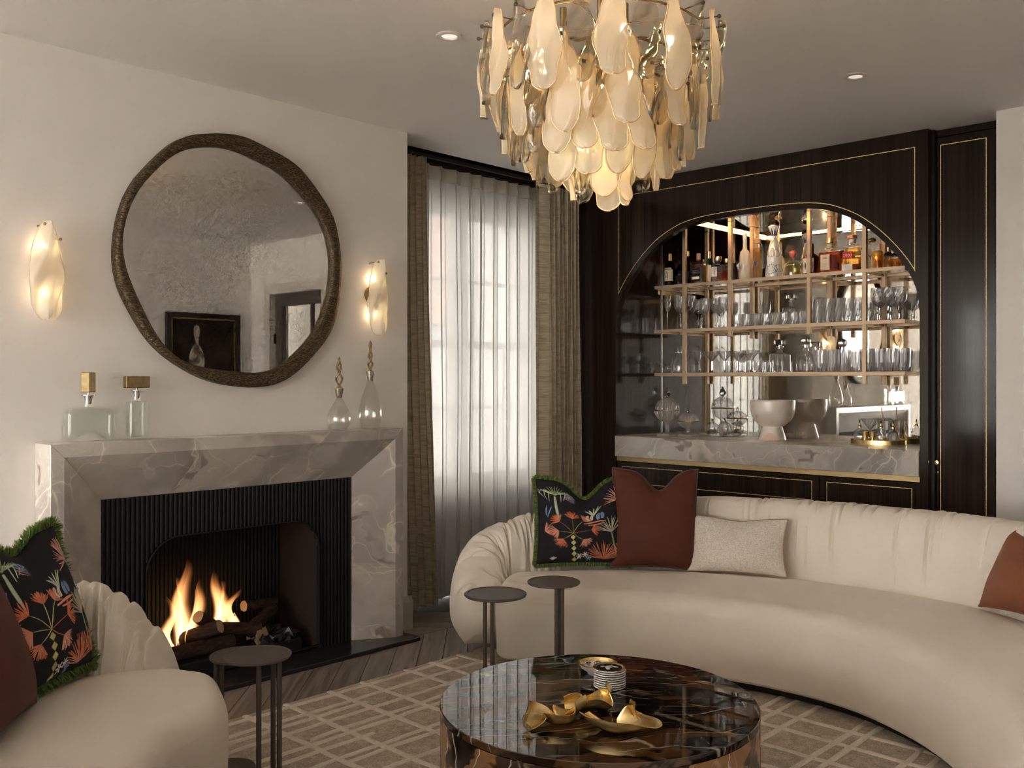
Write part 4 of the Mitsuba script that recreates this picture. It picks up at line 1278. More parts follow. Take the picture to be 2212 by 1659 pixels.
def palm_cushion(label, st, Hh, W, seed, chop, chop_x, fl, slump=0.0, turn=1):
    fn = cushion_surface(W, Hh, 0.17, chop=chop, chop_x=chop_x, pull=0.05, seed=seed, slump=slump)
    pl = seat_on(st, Hh + 2 * fl * 0.6)
    t = cushion('cushion', label, fn, 'm_black_cloth', pl)
    embroider(t, fn, pl, seed)
    part(t, 'fringe', fringe(fn, fl, 5200, seed), 'm_fringe', place=pl, kind='stuff', label='green brush fringe')


ZS = SEAT + 0.004
palm_cushion('black cushion embroidered with palms, green fringe, on the right sofa', stand(3.70, 3.02, ZS, math.radians(225), 0.22), 0.43, 0.47, 3, 0.10, 0.06, 0.022)
fn = cushion_surface(0.43, 0.50, 0.16, chop=0.10, chop_x=0.10, pull=0.06, seed=5)
cushion('cushion', 'large rust red cushion with dark corded edge on the right sofa', fn, 'm_rust', seat_on(stand(3.905, 2.735, ZS, math.radians(212), 0.20), 0.50), 'm_piping_dark', 0.005)
fn = cushion_surface(0.47, 0.275, 0.13, chop=0.012, chop_x=0.0, pull=0.09, seed=9)
cushion('cushion', 'small oblong off-white woven cushion with tan corded edge', fn, 'm_white_linen', seat_on(stand(4.078, 2.373, ZS, math.radians(203), 0.27), 0.275), 'm_piping_tan', 0.004)
fn = cushion_surface(0.46, 0.37, 0.19, chop=0.03, chop_x=-0.3, pull=0.12, seed=14)
cushion('cushion', 'brown velvet cushion at the right end of the large sofa', fn, 'm_brown_velvet', seat_on(stand(4.09, 1.12, ZS, math.radians(146), 0.45, 0.03), 0.37), 'm_brown_velvet', 0.004)
palm_cushion('black cushion embroidered with palms, bushy green fringe, on the left sofa', stand(1.12, 2.98, ZS, math.radians(-52), 0.30), 0.46, 0.47, 8, 0.05, 0.0, 0.034)
fn = cushion_surface(0.48, 0.48, 0.16, chop=0.06, chop_x=0.0, pull=0.06, seed=25)
cushion('cushion', 'rust red cushion with dark corded edge on the left sofa', fn, 'm_rust', seat_on(stand(0.90, 2.72, ZS, math.radians(-38), 0.32), 0.48), 'm_piping_dark', 0.005)

# ---------------------------------------------------------------- low table and what stands on it
TX, TY, TR, TZ = 2.34, 1.85, 0.494, 0.38
t = thing('coffee_table', 'round drum coffee table of black marble with gold and white veins', 'coffee table')
part(t, 'top', moved(lathe([(0.0, TZ - 0.022), (TR - 0.001, TZ - 0.022), (TR, TZ - 0.021), (TR, TZ - 0.002), (TR - 0.002, TZ), (0.0, TZ)], 128), (TX, TY, 0)), 'm_portoro_top', smooth=30)
dm = lathe([(TR - 0.001, 0.018), (TR - 0.001, 0.15), (TR - 0.001, TZ - 0.0235)], 128)
part(t, 'drum', moved(dm, (TX, TY, 0)), 'm_portoro_side', smooth=True, uv=np.column_stack([np.arctan2(dm.vertices[:, 1], -dm.vertices[:, 0]) * TR * 1.0, dm.vertices[:, 2]]))

CZ = TZ + 0.0006
for k in range(9):
    t = thing('coaster', ('round white gold-rimmed coaster printed with a black and white picture, topmost of the stack' if k == 8 else 'round white porcelain coaster with gold rim in the small stack on the black table'), 'coaster', 'stack of porcelain coasters')
    z = CZ + k * 0.0072
    x, y = 2.465 + rng.normal() * 0.0006, 1.90 + rng.normal() * 0.0006
    part(t, 'plate', moved(lathe([(0.0, 0.0), (0.044, 0.0), (0.0525, 0.0035), (0.0525, 0.0066), (0.047, 0.0066), (0.043, 0.0045), (0.0, 0.0045)], 40), (x, y, z)), 'm_ceramic', smooth=40)
    if k == 8:
        part(t, 'gold_rim', moved(lathe([(0.0435, 0.0049), (0.047, 0.0068), (0.0527, 0.00675), (0.0527, 0.0062)], 40), (x, y, z)), 'm_gold_rim', smooth=40)
        part(t, 'print', moved(extrude(disc(0.043), 0.0004), (x, y, z + 0.0046)), 'm_ink', label='black ground of the picture')
        for j, (a, b, r0) in enumerate(((0.006, 0.004, 0.018), (-0.014, -0.006, 0.011), (0.018, -0.014, 0.010), (-0.006, 0.022, 0.008))):
            part(t, 'print_figure', moved(extrude(shapely.affinity.scale(disc(r0, 20), 1.0, 0.62), 0.0004), (x + a, y + b, z + 0.0050), rz=j * 0.9), 'm_ceramic')
t = thing('bowl', 'small white porcelain bowl with gold rim and black printed ovals', 'bowl')
bx, by = 2.55, 2.015
part(t, 'body', moved(lathe([(0.0, 0.0), (0.035, 0.0), (0.037, 0.006), (0.060, 0.022), (0.067, 0.036), (0.065, 0.0365), (0.057, 0.024), (0.034, 0.010), (0.0, 0.009)], 48), (bx, by, CZ)), 'm_ceramic', smooth=40)
part(t, 'gold_rim', moved(lathe([(0.0672, 0.0355), (0.0675, 0.0372), (0.0635, 0.0372), (0.0585, 0.0275)], 48), (bx, by, CZ)), 'm_gold_rim', smooth=40)
for k in range(9):
    a = k * 2 * PI / 9
    ex, ey = np.array([-math.sin(a), math.cos(a), 0]), np.array([math.cos(a) * 0.78, math.sin(a) * 0.78, 0.62])
    ez = np.cross(ex, ey)
    M = np.column_stack([ex, ey, ez])
    c0 = np.array([bx + 0.0475 * math.cos(a), by + 0.0475 * math.sin(a), CZ + 0.0190])
    ov = shapely.affinity.scale(disc(0.0135, 20), 1.0, 0.85)
    part(t, 'oval', moved(extrude(ov.difference(shapely.affinity.scale(disc(0.0115, 20), 1.0, 0.82)), 0.0006), c0, M=M), 'm_ink')
    part(t, 'oval_sprig', moved(cat(*[extrude(LineString([(0, -0.008), (0.006 * s, 0.002), (0.003 * s, 0.008)]).buffer(0.0008), 0.0006) for s in (-1, 0, 1)]), c0, M=M), 'm_ink')


def folded(P0, name_label, place_xy, rz, seed):
    """A thick folded brass ribbon: a swept cross-section that rolls and twists."""
    n, k = 60, 17
    s = np.linspace(0, 1, n)
    F, B = [], []
    path = spline(P0['path'], n)
    d = np.gradient(path, axis=0)
    d /= np.linalg.norm(d, axis=1, keepdims=True)
    up = np.array([0, 0, 1.0])
    side = np.cross(d, up)
    side /= np.linalg.norm(side, axis=1, keepdims=True) + 1e-9
    nup = np.cross(side, d)
    roll = np.interp(s, np.linspace(0, 1, len(P0['roll'])), P0['roll'])
    wid = np.interp(s, np.linspace(0, 1, len(P0['wid'])), P0['wid'])
    curl = np.interp(s, np.linspace(0, 1, len(P0['curl'])), P0['curl'])
    roll, wid, curl = (np.convolve(np.pad(q, 4, mode='edge'), np.ones(9) / 9, 'valid') for q in (roll, wid, curl))
    for j in range(n):
        u = np.linspace(-1, 1, k)
        ang = u * curl[j]
        rad = wid[j] / max(curl[j], 0.05)
        a, b = rad * np.sin(ang), rad * (1 - np.cos(ang))
        c, q = math.cos(roll[j]), math.sin(roll[j])
        A, Bc = a * c - b * q, a * q + b * c
        th = 0.0035
        na, nb2 = -np.sin(ang) * th, np.cos(ang) * th
        NA, NB = na * c - nb2 * q, na * q + nb2 * c
        F.append(path[j] + A[:, None] * side[j] + Bc[:, None] * nup[j])
        B.append(path[j] + (A - NA)[:, None] * side[j] + (Bc - NB)[:, None] * nup[j])
    F, B = np.array(F), np.array(B)
    ringp = np.concatenate([F, B[:, ::-1]], axis=1)
    ringp = np.concatenate([ringp[:1] * 0 + ringp[:1].mean(1, keepdims=True), ringp, ringp[-1:] * 0 + ringp[-1:].mean(1, keepdims=True)], axis=0)
    m = grid(ringp, wrap_v=True)
    m.vertices[:, 2] -= m.vertices[:, 2].min()
    return moved(m, (place_xy[0], place_xy[1], CZ), rz=rz)


RV = math.atan2(-0.725, 0.688)          # direction across the view
SCULPT = 1
solo('brass_sculpture', folded(dict(path=[(-0.105, -0.03, 0.03), (-0.05, 0.0, 0.03), (0.0, -0.025, 0.02), (0.05, -0.005, 0.03), (0.105, 0.02, 0.05)], roll=[-1.2, -0.4, 0.5, -0.2, 0.7, 1.0], wid=[0.040, 0.058, 0.046, 0.062, 0.048, 0.036], curl=[2.1, 1.5, 0.9, 1.6, 1.3, 1.1]), '', (2.10, 1.818), RV + 0.25, 1),
     'm_brass', 'folded polished brass sculpture lying at the left on the black table', 'sculpture', smooth=50, group='folded brass sculptures')
solo('brass_sculpture', folded(dict(path=[(-0.09, 0.01, 0.03), (-0.03, -0.02, 0.035), (0.03, 0.005, 0.02), (0.085, 0.03, 0.05)], roll=[-1.0, 0.2, -0.3, 0.9], wid=[0.050, 0.046, 0.050, 0.048], curl=[2.0, 1.5, 1.0, 1.9]), '', (2.25, 1.80), RV + 0.45, 2),
     'm_brass', 'folded polished brass sculpture at the back, beside the stack of coasters', 'sculpture', smooth=50, group='folded brass sculptures')
solo('brass_sculpture', folded(dict(path=[(-0.085, 0.02, 0.05), (-0.05, -0.03, 0.03), (0.01, -0.055, 0.02), (0.075, -0.02, 0.035), (0.06, 0.035, 0.05)], roll=[0.2, 0.5, 0.3, -0.5, -0.9], wid=[0.022, 0.042, 0.054, 0.066, 0.040], curl=[0.8, 1.0, 1.2, 1.1, 1.0]), '', (2.18, 1.665), RV + 0.1, 3),
     'm_brass', 'folded polished brass sculpture at the front right of the three', 'sculpture', smooth=50, group='folded brass sculptures')

# ---------------------------------------------------------------- side tables
def side_table(label, x, y, h, r, rods, base_r, shift, zb=0.0175):
    t = thing('side_table', label, 'side table', 'slim bronze side tables')
    part(t, 'top', moved(lathe([(0.0, h - 0.012), (r - 0.004, h - 0.012), (r, h - 0.008), (r, h - 0.002), (r - 0.003, h), (r - 0.012, h), (r - 0.014, h - 0.0025), (0.0, h - 0.0025)], 64), (x, y, 0)), 'm_bronze_table', smooth=30)
    for a, b in rods:
        part(t, 'leg', rod([x + a, y + b, zb + 0.008], [x + a, y + b, h - 0.011], 0.0085, 12), 'm_bronze_table', smooth=40)
    part(t, 'base', moved(lathe([(0.0, zb), (base_r, zb), (base_r, zb + 0.007), (base_r - 0.003, zb + 0.010), (0.0, zb + 0.010)], 48), (x + shift[0], y + shift[1], 0)), 'm_bronze_table', smooth=30)
RX, RY = 0.688, -0.725      # across the view, for the rods
side_table('round bronze side table at the left end of the large sofa, lower and wider', 2.93, 2.88, 0.46, 0.135, [(-0.045 * RX, -0.045 * RY), (-0.015 * RX - 0.02, -0.015 * RY - 0.02), (-0.005 * RX + 0.02, -0.005 * RY + 0.03)], 0.12, (0, 0))
side_table('round bronze side table before the large sofa, taller and smaller', 3.13, 2.72, 0.505, 0.115, [(0.012 * RX, 0.012 * RY), (0.026 * RX + 0.03, 0.026 * RY + 0.03), (0.038 * RX, 0.038 * RY)], 0.11, (0.0, 0.0))
side_table('round bronze side table at the end of the left sofa, the nearer of the two', 1.725, 2.82, 0.46, 0.113, [(0.006 * RX - 0.02, 0.006 * RY - 0.03), (0.042 * RX + 0.035, 0.042 * RY + 0.035), (0.074 * RX, 0.074 * RY)], 0.105, (0.055 * RX, 0.055 * RY))
side_table('round bronze side table tucked lower behind the nearer left table', 1.748, 2.968, 0.425, 0.104, [(-0.065 * RX, -0.065 * RY), (-0.085 * RX, -0.085 * RY)], 0.085, (-0.02, 0.03))
# terracotta stool, only its edge in the frame
t = thing('stool', 'terracotta upholstered stool just entering the bottom edge before the coffee table', 'stool')
part(t, 'seat', pillow(disc(0.22, 64, (1.42, 1.64)), [(0.03, 0.08), (0.0, 0.11), (0.0, 0.35), (0.01, 0.385), (0.04, 0.405), (0.09, 0.41)], 90), 'm_brown_velvet', smooth=60)
part(t, 'base', pillow(disc(0.18, 48, (1.42, 1.64)), [(0, 0.0175), (0, 0.085)], 60), 'm_wood_edge')
# ---------------------------------------------------------------- bar joinery
HALF = [(1.045, 1.75), (1.03, 1.87), (0.985, 1.98), (0.91, 2.09), (0.81, 2.2), (0.70, 2.292), (0.60, 2.348), (0.49, 2.39), (0.35, 2.413), (0.18, 2.422), (0.0, 2.424)]
BC = 3.0105
half = spline(HALF, 60)
arch_c = np.vstack([np.column_stack([BC + half[:, 0], half[:, 1]]), np.column_stack([BC - half[::-1, 0], half[::-1, 1]])[1:]])
OPEN = Polygon(np.vstack([[[BC + 1.045, -0.5]], arch_c, [[BC - 1.045, -0.5]]]))
BK = 5.887            # old mirror at the back of the niche
SOF = 2.437
CT = 0.993            # counter top


def on_face(poly, x, th):
    """A plan polygon (y, z) standing at depth x, growing th away from the room."""
    return moved(extrude(poly, th), (x, 0, 0), M=YZ)


t = thing('bar_surround', 'dark lacquered wood bar surround with a wide arched niche and thin brass inlay', 'bar surround')
part(t, 'arched_panel', on_face(sbox(1.92, 0.0, 4.297, CEIL - 0.001).difference(OPEN), BAR, 0.05), 'm_wood_dark')
part(t, 'side_post', on_face(sbox(4.299, 0.0, 4.395, CEIL - 0.001), BAR + 0.002, 0.05), 'm_wood_dark')
part(t, 'edge_strip', cbox(BAR + 0.0, BAR + 0.045, 4.396, 4.415, 0.0, CEIL - 0.001, 0.002), 'm_bronze_table')
part(t, 'return_panel', box(BAR + 0.05, BAR + 0.12, 1.905, 1.925, 0, CEIL - 0.001), 'm_wood_edge')
inlay = sbox(BC - 1.018, 1.5, BC + 1.018, 2.668).difference(OPEN.buffer(0.034))
inlay = max(getattr(inlay, 'geoms', [inlay]), key=lambda g: g.area)
inlay = Polygon([q for q in inlay.exterior.coords])
part(t, 'brass_inlay', on_face(inlay.buffer(0.0024, join_style=2).difference(inlay.buffer(-0.0024, join_style=2)), BAR - 0.0012, 0.002), 'm_brass_inlay')
part(t, 'niche_side', box(BAR + 0.05, BK, BC + 1.045, BC + 1.065, CT - 0.2, SOF + 0.02), 'm_wood_dark')
part(t, 'niche_side', box(BAR + 0.05, BK, BC - 1.065, BC - 1.045, CT - 0.2, SOF + 0.02), 'm_wood_dark')
part(t, 'carcase', cat(box(BAR + 0.05, 5.92, BC - 1.07, BC - 1.065, 0, CEIL - 0.01), box(BAR + 0.05, 5.92, BC + 1.065, BC + 1.07, 0, CEIL - 0.01)), 'm_wood_edge')
mt = part(t, 'soffit_mirror', box(BAR + 0.05, BK, BC - 1.045, BC + 1.045, SOF, SOF + 0.006), 'm_mirror_bar', label='spotted mirror soffit')
part(t, 'back_mirror', box(BK, BK + 0.006, BC - 1.045, BC + 1.040, CT - 0.02, SOF), 'm_mirror_bar', label='spotted old mirror at the back of the niche')
part(t, 'mirror_edge', box(BK - 0.003, BK + 0.002, BC + 1.036, BC + 1.0449, CT, SOF), 'm_nickel')
part(t, 'led_channel', cat(box(BAR + 0.051, BAR + 0.056, 2.53, 3.47, SOF - 0.012, SOF - 0.001), box(BAR + 0.05, BK - 0.01, 3.468, 3.473, SOF - 0.020, SOF - 0.001)), 'm_copper')
part(t, 'led_strip', cat(box(BAR + 0.057, BAR + 0.063, 2.53, 3.465, SOF - 0.010, SOF - 0.005), box(BAR + 0.063, BK - 0.012, 3.461, 3.466, SOF - 0.012, SOF - 0.007)), 'm_ceramic', emitter=lamp(55, 32, 14))

t = thing('bar_counter', 'thick grey marble bar counter slab in the arched niche', 'counter')
part(t, 'slab', cbox(BAR - 0.012, BK - 0.004, BC - 1.044, BC + 1.044, 0.85, CT, 0.002), 'm_marble')
part(t, 'brass_strip', box(BAR + 0.012, BAR + 0.03, BC - 1.043, BC + 1.043, 0.818, 0.8495), 'm_brass_inlay')


def inlay_rect(y0, y1, z0, z1, w=0.0022):
    p = sbox(y0, z0, y1, z1)
    return p.buffer(w, join_style=2).difference(p.buffer(-w, join_style=2))


for y0, y1, lab in ((3.470, 4.053, 'left'), (2.557, 3.466, 'middle'), (1.968, 2.553, 'right')):
    for z0, z1, nm, cat_ in ((0.632, 0.815, 'drawer', 'drawer'), (0.085, 0.628, 'cupboard', 'cupboard')):
        t = thing(nm, f'dark lacquered bar {nm} with thin brass inlay, the {lab} one under the counter', cat_)
        part(t, 'front', cbox(BAR + 0.014, BAR + 0.034, y0, y1, z0, z1, 0.002), 'm_wood_dark')
        part(t, 'brass_inlay', on_face(inlay_rect(y0 + 0.045, y1 - 0.045, z0 + 0.035, z1 - 0.035), BAR + 0.0125, 0.002), 'm_brass_inlay')
        part(t, 'carcase', box(BAR + 0.036, BK - 0.02, y0, y1, z0, z1), 'm_wood_edge')
struct('baseboard_bar', box(BAR + 0.03, BAR + 0.05, BC - 1.044, BC + 1.044, 0, 0.083), 'm_wood_edge')

t = thing('tall_cupboard', 'tall narrow glossy dark wood door with brass inlay, right of the bar niche', 'cupboard')
part(t, 'carcase', box(5.435, 5.90, 1.55, 1.90, 0, CEIL - 0.002), 'm_wood_edge')
part(t, 'top_rail', box(5.41, 5.434, 1.548, 1.904, 2.722, CEIL - 0.002), 'm_wood_dark')
dk = part(t, 'door', cbox(5.41, 5.434, 1.585, 1.904, 0.0, 2.718, 0.002), 'm_wood_dark')
part(t, 'side_post', box(5.412, 5.434, 1.548, 1.582, 0.0, 2.718), 'm_wood_dark')
part(dk, 'brass_inlay', on_face(inlay_rect(1.647, 1.8815, 0.10, 2.675), 5.4085, 0.002), 'm_brass_inlay')
part(dk, 'knob', moved(lathe([(0.006, 0), (0.006, 0.014), (0.013, 0.018), (0.015, 0.025), (0.012, 0.031), (0.0, 0.033)], 20), (5.41, 1.894, 0.93), M=rot(0, -PI / 2, 0)), 'm_brass', smooth=40)
part(dk, 'keyhole', moved(lathe([(0.005, 0), (0.005, 0.002), (0.0, 0.0022)], 14), (5.41, 1.896, 0.875), M=rot(0, -PI / 2, 0)), 'm_brass_old', smooth=40)

# ---------------------------------------------------------------- brass rack
FXP, BXP = 5.567, 5.852
t = thing('shelf_rack', 'bronze rack of slim posts and three glass shelves hung in the bar niche', 'shelf')
PY = {'A': (3.641, 1.355), 'B': (3.284, 1.669), 'C': (2.727, 1.669), 'D': (2.374, 1.355)}
SH = (2.045, 1.735, 1.432)
for x in (FXP, BXP):
    for y, z in PY.values():
        part(t, 'post', cbox(x - 0.0125, x + 0.0125, y - 0.0125, y + 0.0125, z, SOF - 0.001, 0.001), 'm_brass_rack')
for z in SH:
    y0, y1, x0, x1 = 2.13, 3.88, 5.548, 5.87
    part(t, 'shelf_frame', cat(box(x0, x0 + 0.006, y0, y1, z - 0.021, z + 0.001), box(x1 - 0.006, x1, y0, y1, z - 0.021, z + 0.001), box(x0 + 0.006, x1 - 0.006, y0, y0 + 0.006, z - 0.021, z + 0.001), box(x0 + 0.006, x1 - 0.006, y1 - 0.006, y1, z - 0.021, z + 0.001),
                               *[box(x0 + 0.006, x1 - 0.006, y - 0.006, y + 0.006, z - 0.021, z - 0.0105) for y, _ in PY.values()]), 'm_brass_rack')
    part(t, 'shelf_glass', box(x0 + 0.006, x1 - 0.006, y0 + 0.006, y1 - 0.006, z - 0.010, z), 'm_shelf_glass')

# ---------------------------------------------------------------- things on the shelves
def y_at(px, x):
    """Across the shelf at depth x: where the sight line of column px meets it (used once to read the photograph's spacing)."""
    k = (px - 1106) / F_PX
    c, s = math.cos(YAW), math.sin(YAW)
    return x * (s - c * k) / (c + s * k)


def depth(x, y):
    return math.cos(YAW) * x + math.sin(YAW) * y


FRONT = np.array([[0, 0, -1.0], [-1.0, 0, 0], [0, 1.0, 0]])        # drawing (x right, y up, z out) seen from the room
STAND = np.array([[0, -1.0, 0], [-1.0, 0, 0], [0, 0, 1.0]])        # plan (x right, y out, z up)


def flat_label(t, name, w, z0, z1, out, pos, mat, a=0.0):
    return part(t, name, moved(cbox(a - w / 2, a + w / 2, z0, z1, out, out + 0.0008, 0.0003), pos, M=FRONT), mat)


def round_label(t, name, r, z0, z1, pos, mat, span=1.25):
    a = np.linspace(-span, span, 15)
    P = np.array([[[(r + d) * math.sin(q), z, (r + d) * math.cos(q)] for q in a] for d, z in ((0.0006, z0), (0.0006, z1))])
    m = grid(P)
    m.faces = m.faces[:, ::-1]
    return part(t, name, moved(m, pos, M=FRONT), mat, smooth=True)


def lettering(t, text, h, a, z, out, pos, mat, bold=False):
    m = meshkit.text_mesh(text, h, 0.0006, bold)
    w = m.bounds[1][0] - m.bounds[0][0]
    m.apply_translation([a - w / 2 - m.bounds[0][0], z, out + 0.0009])
    part(t, 'lettering', moved(m, pos, M=FRONT), mat)


def brush(t, lines, w, pos, out, mat, curve_r=None):
    """Ink strokes on a label: polylines (x, z)."""
    ms = []
    for pts in lines:
        g = LineString(pts).buffer(w / 2)
        m = extrude(g, 0.0006)
        v = np.array(m.vertices)
        if curve_r:
            v[:, 2] += np.sqrt(np.maximum(curve_r ** 2 - v[:, 0] ** 2, 0))
        else:
            v[:, 2] += out
        ms.append(trimesh.Trimesh(v, m.faces, process=False))
    part(t, 'lettering', moved(cat(*ms), pos, M=FRONT), mat)


def shrink(p, d=0.003):
    return [(max(r - d, 0.0), z + (d if z < 0.02 else 0)) for r, z in p]


def round_bottle(label, px, x, z0, prof, glass, cap=None, liquid=None, fill=0.6, glass_smooth=50, sm=5):
    """prof in metres; cap = (profile, material)."""
    y = y_at(px, x)
    pos = (x, y, z0 + 0.0006)
    t = thing('bottle', label, 'bottle', 'bottles on the top shelf')
    part(t, 'glass', moved(lathe(smooth_profile(prof, sm) if sm else prof, 32), pos), glass, smooth=glass_smooth)
    if liquid:
        top = fill * max(z for _, z in prof)
        q = smooth_profile(shrink(prof), 5)
        q = q[q[:, 1] <= top]
        q = np.vstack([q, [[0.0, q[-1, 1]]]])
        part(t, 'liquid', moved(lathe(q, 32), pos), liquid, smooth=50)
    if cap:
        part(t, 'cap', moved(lathe(cap[0], 20), pos), cap[1], smooth=40)
    return t, pos


def square_bottle(label, px, x, z0, w, d, h, r, shoulder, neck, glass, cap=None, liquid=None, fill=0.8, taper=0.0, turn=0.0):
    y = y_at(px, x)
    pos = (x, y, z0 + 0.0006)
    t = thing('bottle', label, 'bottle', 'bottles on the top shelf')
    p = rect(-w / 2, w / 2, -d / 2, d / 2, r)
    hb = h - neck[1]
    lev = [(taper * 0 + 0.002, 0.0), (0.0, 0.003)]
    for k in np.linspace(0, 1, 5)[1:]:
        lev.append((taper * k, 0.003 + (hb - shoulder - 0.003) * k))
    mx = min(w, d) / 2 - neck[0]
    for q in np.linspace(0.2, PI / 2, 6):
        lev.append((min(taper + (mx - taper) * (1 - math.cos(q)), mx), hb - shoulder + shoulder * math.sin(q)))
    part(t, 'glass', moved(pillow(p, lev, 72), pos, M=STAND), glass, smooth=45)
    part(t, 'neck', moved(lathe([(neck[0], hb - 0.002), (neck[0] * 0.9, hb + neck[1] * 0.4), (neck[0] * 0.95, h)], 20), pos), glass, smooth=40)
    if liquid:
        inner = p.buffer(-0.004)
        lv = [(0.001, 0.006), (0.0, 0.008)] + [(max(taper * k, 0.0), 0.008 + (fill * hb - 0.008) * k) for k in (0.5, 1.0)]
        part(t, 'liquid', moved(pillow(inner, lv, 60), pos, M=STAND), liquid, smooth=45)
    if cap:
        part(t, 'cap', moved(lathe(cap[0], 24), pos), cap[1], smooth=40)
    return t, pos


S1, S2, S3 = SH
XB = 5.665
# 1: slim black bottle, cream label with two characters
t, p = round_bottle('black whisky bottle with cream label and brushed characters, leftmost on the top shelf', 1446.5, XB, S1, [(0.0, 0.0), (0.033, 0.0), (0.0355, 0.004), (0.036, 0.06), (0.036, 0.135), (0.030, 0.158), (0.015, 0.175), (0.013, 0.215)], 'm_black_glass',
                    ([(0.0145, 0.185), (0.0155, 0.186), (0.0155, 0.232), (0.014, 0.236), (0.0, 0.236)], 'm_gold_cap'))
round_label(t, 'paper_label', 0.036, 0.040, 0.122, p, 'm_paper')
round_label(t, 'paper_neck_label', 0.036, 0.126, 0.134, p, 'm_paper', 0.9)
c = 0.088
brush(t, [[(0, c + 0.020), (0, c + 0.004)], [(-0.009, c + 0.014), (-0.009, c + 0.004), (0.009, c + 0.004), (0.009, c + 0.014)], [(-0.010, c - 0.006), (-0.010, c - 0.018), (-0.004, c - 0.020)], [(-0.012, c - 0.010), (-0.012, c - 0.022)],
          [(0.000, c - 0.007), (0.010, c - 0.004)], [(0.005, c - 0.002), (0.001, c - 0.016)], [(-0.002, c - 0.015), (0.012, c - 0.013)], [(0.008, c - 0.014), (0.009, c - 0.034), (0.0, c - 0.038)], [(-0.002, c - 0.022), (0.004, c - 0.028)]], 0.0022, p, 0.036, 'm_ink', 0.0368)
for px, lab, top in ((1468, 'plain dark wine-shaped bottle, second from the left on the top shelf', 0.185), (1485, 'dark bottle with a gold cap partly behind the first bronze post', 0.25)):
    t, p = round_bottle(lab, px, XB + (0.03 if px < 1480 else 0.06), S1, [(0.0, 0.0), (0.029, 0.0), (0.031, 0.004), (0.031, top * 0.55), (0.026, top * 0.68), (0.012, top * 0.78), (0.011, top * 0.97)], 'm_black_glass',
                        ([(0.0125, top * 0.86), (0.013, top), (0.0, top)], 'm_gold_cap' if px > 1480 else 'm_paper_black'))
    round_label(t, 'paper_label', 0.031, top * 0.2, top * 0.42, p, 'm_paper_black')
# 4: broad shouldered amber bottle
t, p = square_bottle('broad amber bourbon bottle with black label and white strip on the top shelf', 1509, XB - 0.01, S1, 0.104, 0.062, 0.205, 0.014, 0.055, (0.014, 0.042), 'm_glass', ([(0.0145, 0.172), (0.0155, 0.173), (0.0155, 0.215), (0.0, 0.217)], 'm_cork'), 'm_cognac', 0.85)
flat_label(t, 'black_label', 0.072, 0.020, 0.112, 0.0315, p, 'm_paper_black', -0.005)
flat_label(t, 'white_strip', 0.062, 0.034, 0.052, 0.0325, p, 'm_paper_white', -0.005)
brush(t, [[(-0.03 + 0.004 * k, 0.080), (-0.028 + 0.004 * k, 0.085)] for k in range(14)] + [[(-0.03, 0.092), (0.022, 0.095)], [(-0.028, 0.073), (0.02, 0.073)]], 0.0012, p, 0.0325, 'm_paper_white')
# 5: teal bottle
t, p = round_bottle('teal glass gin bottle with a cream arched label behind the bourbon', 1531, XB + 0.07, S1, [(0.0, 0.0), (0.038, 0.0), (0.041, 0.004), (0.041, 0.125), (0.036, 0.150), (0.014, 0.168), (0.012, 0.20)], 'm_teal_glass',
                    ([(0.0135, 0.185), (0.014, 0.232), (0.0, 0.234)], 'm_nickel'))
round_label(t, 'paper_label', 0.041, 0.02, 0.135, p, 'm_paper', 0.95)
# 6: faceted square bottle with character label
t, p = square_bottle('small square whisky bottle with a big clear stopper and white character label', 1551, XB, S1, 0.072, 0.066, 0.150, 0.010, 0.016, (0.016, 0.022), 'm_glass', ([(0.014, 0.142), (0.024, 0.152), (0.026, 0.172), (0.022, 0.181), (0.0, 0.183)], 'm_nickel'), 'm_pink_liquor', 0.55)
flat_label(t, 'paper_label', 0.044, 0.042, 0.108, 0.0335, p, 'm_paper_white', -0.010)
c, a = 0.076, -0.010
brush(t, [[(a - 0.010, c + 0.020), (a - 0.002, c + 0.022)], [(a - 0.010, c + 0.014), (a + 0.0, c + 0.015)], [(a - 0.005, c + 0.026), (a - 0.007, c + 0.008)], [(a + 0.004, c + 0.022), (a + 0.004, c + 0.006)], [(a + 0.004, c + 0.022), (a + 0.012, c + 0.022), (a + 0.009, c + 0.012)],
          [(a - 0.012, c + 0.003), (a + 0.012, c + 0.004)], [(a, c + 0.006), (a, c - 0.026)], [(a - 0.009, c - 0.004), (a + 0.009, c - 0.003)], [(a - 0.010, c - 0.011), (a + 0.010, c - 0.010)], [(a - 0.006, c - 0.018), (a + 0.006, c - 0.017)]], 0.0018, p, 0.0345, 'm_ink')
t, p = square_bottle('small faceted bottle of pinkish spirit just left of the second bronze post', 1570, XB + 0.06, S1, 0.055, 0.055, 0.145, 0.008, 0.014, (0.013, 0.020), 'm_glass', ([(0.014, 0.138), (0.020, 0.150), (0.020, 0.168), (0.0, 0.170)], 'm_gold_cap'), 'm_pink_liquor', 0.75)
t, p = round_bottle('small dark purple bottle right of the second bronze post', 1587, XB + 0.02, S1, [(0.0, 0.0), (0.021, 0.0), (0.023, 0.004), (0.023, 0.085), (0.012, 0.105), (0.010, 0.115)], 'm_brown_glass', ([(0.0115, 0.108), (0.012, 0.128), (0.0, 0.129)], 'm_paper_black'))
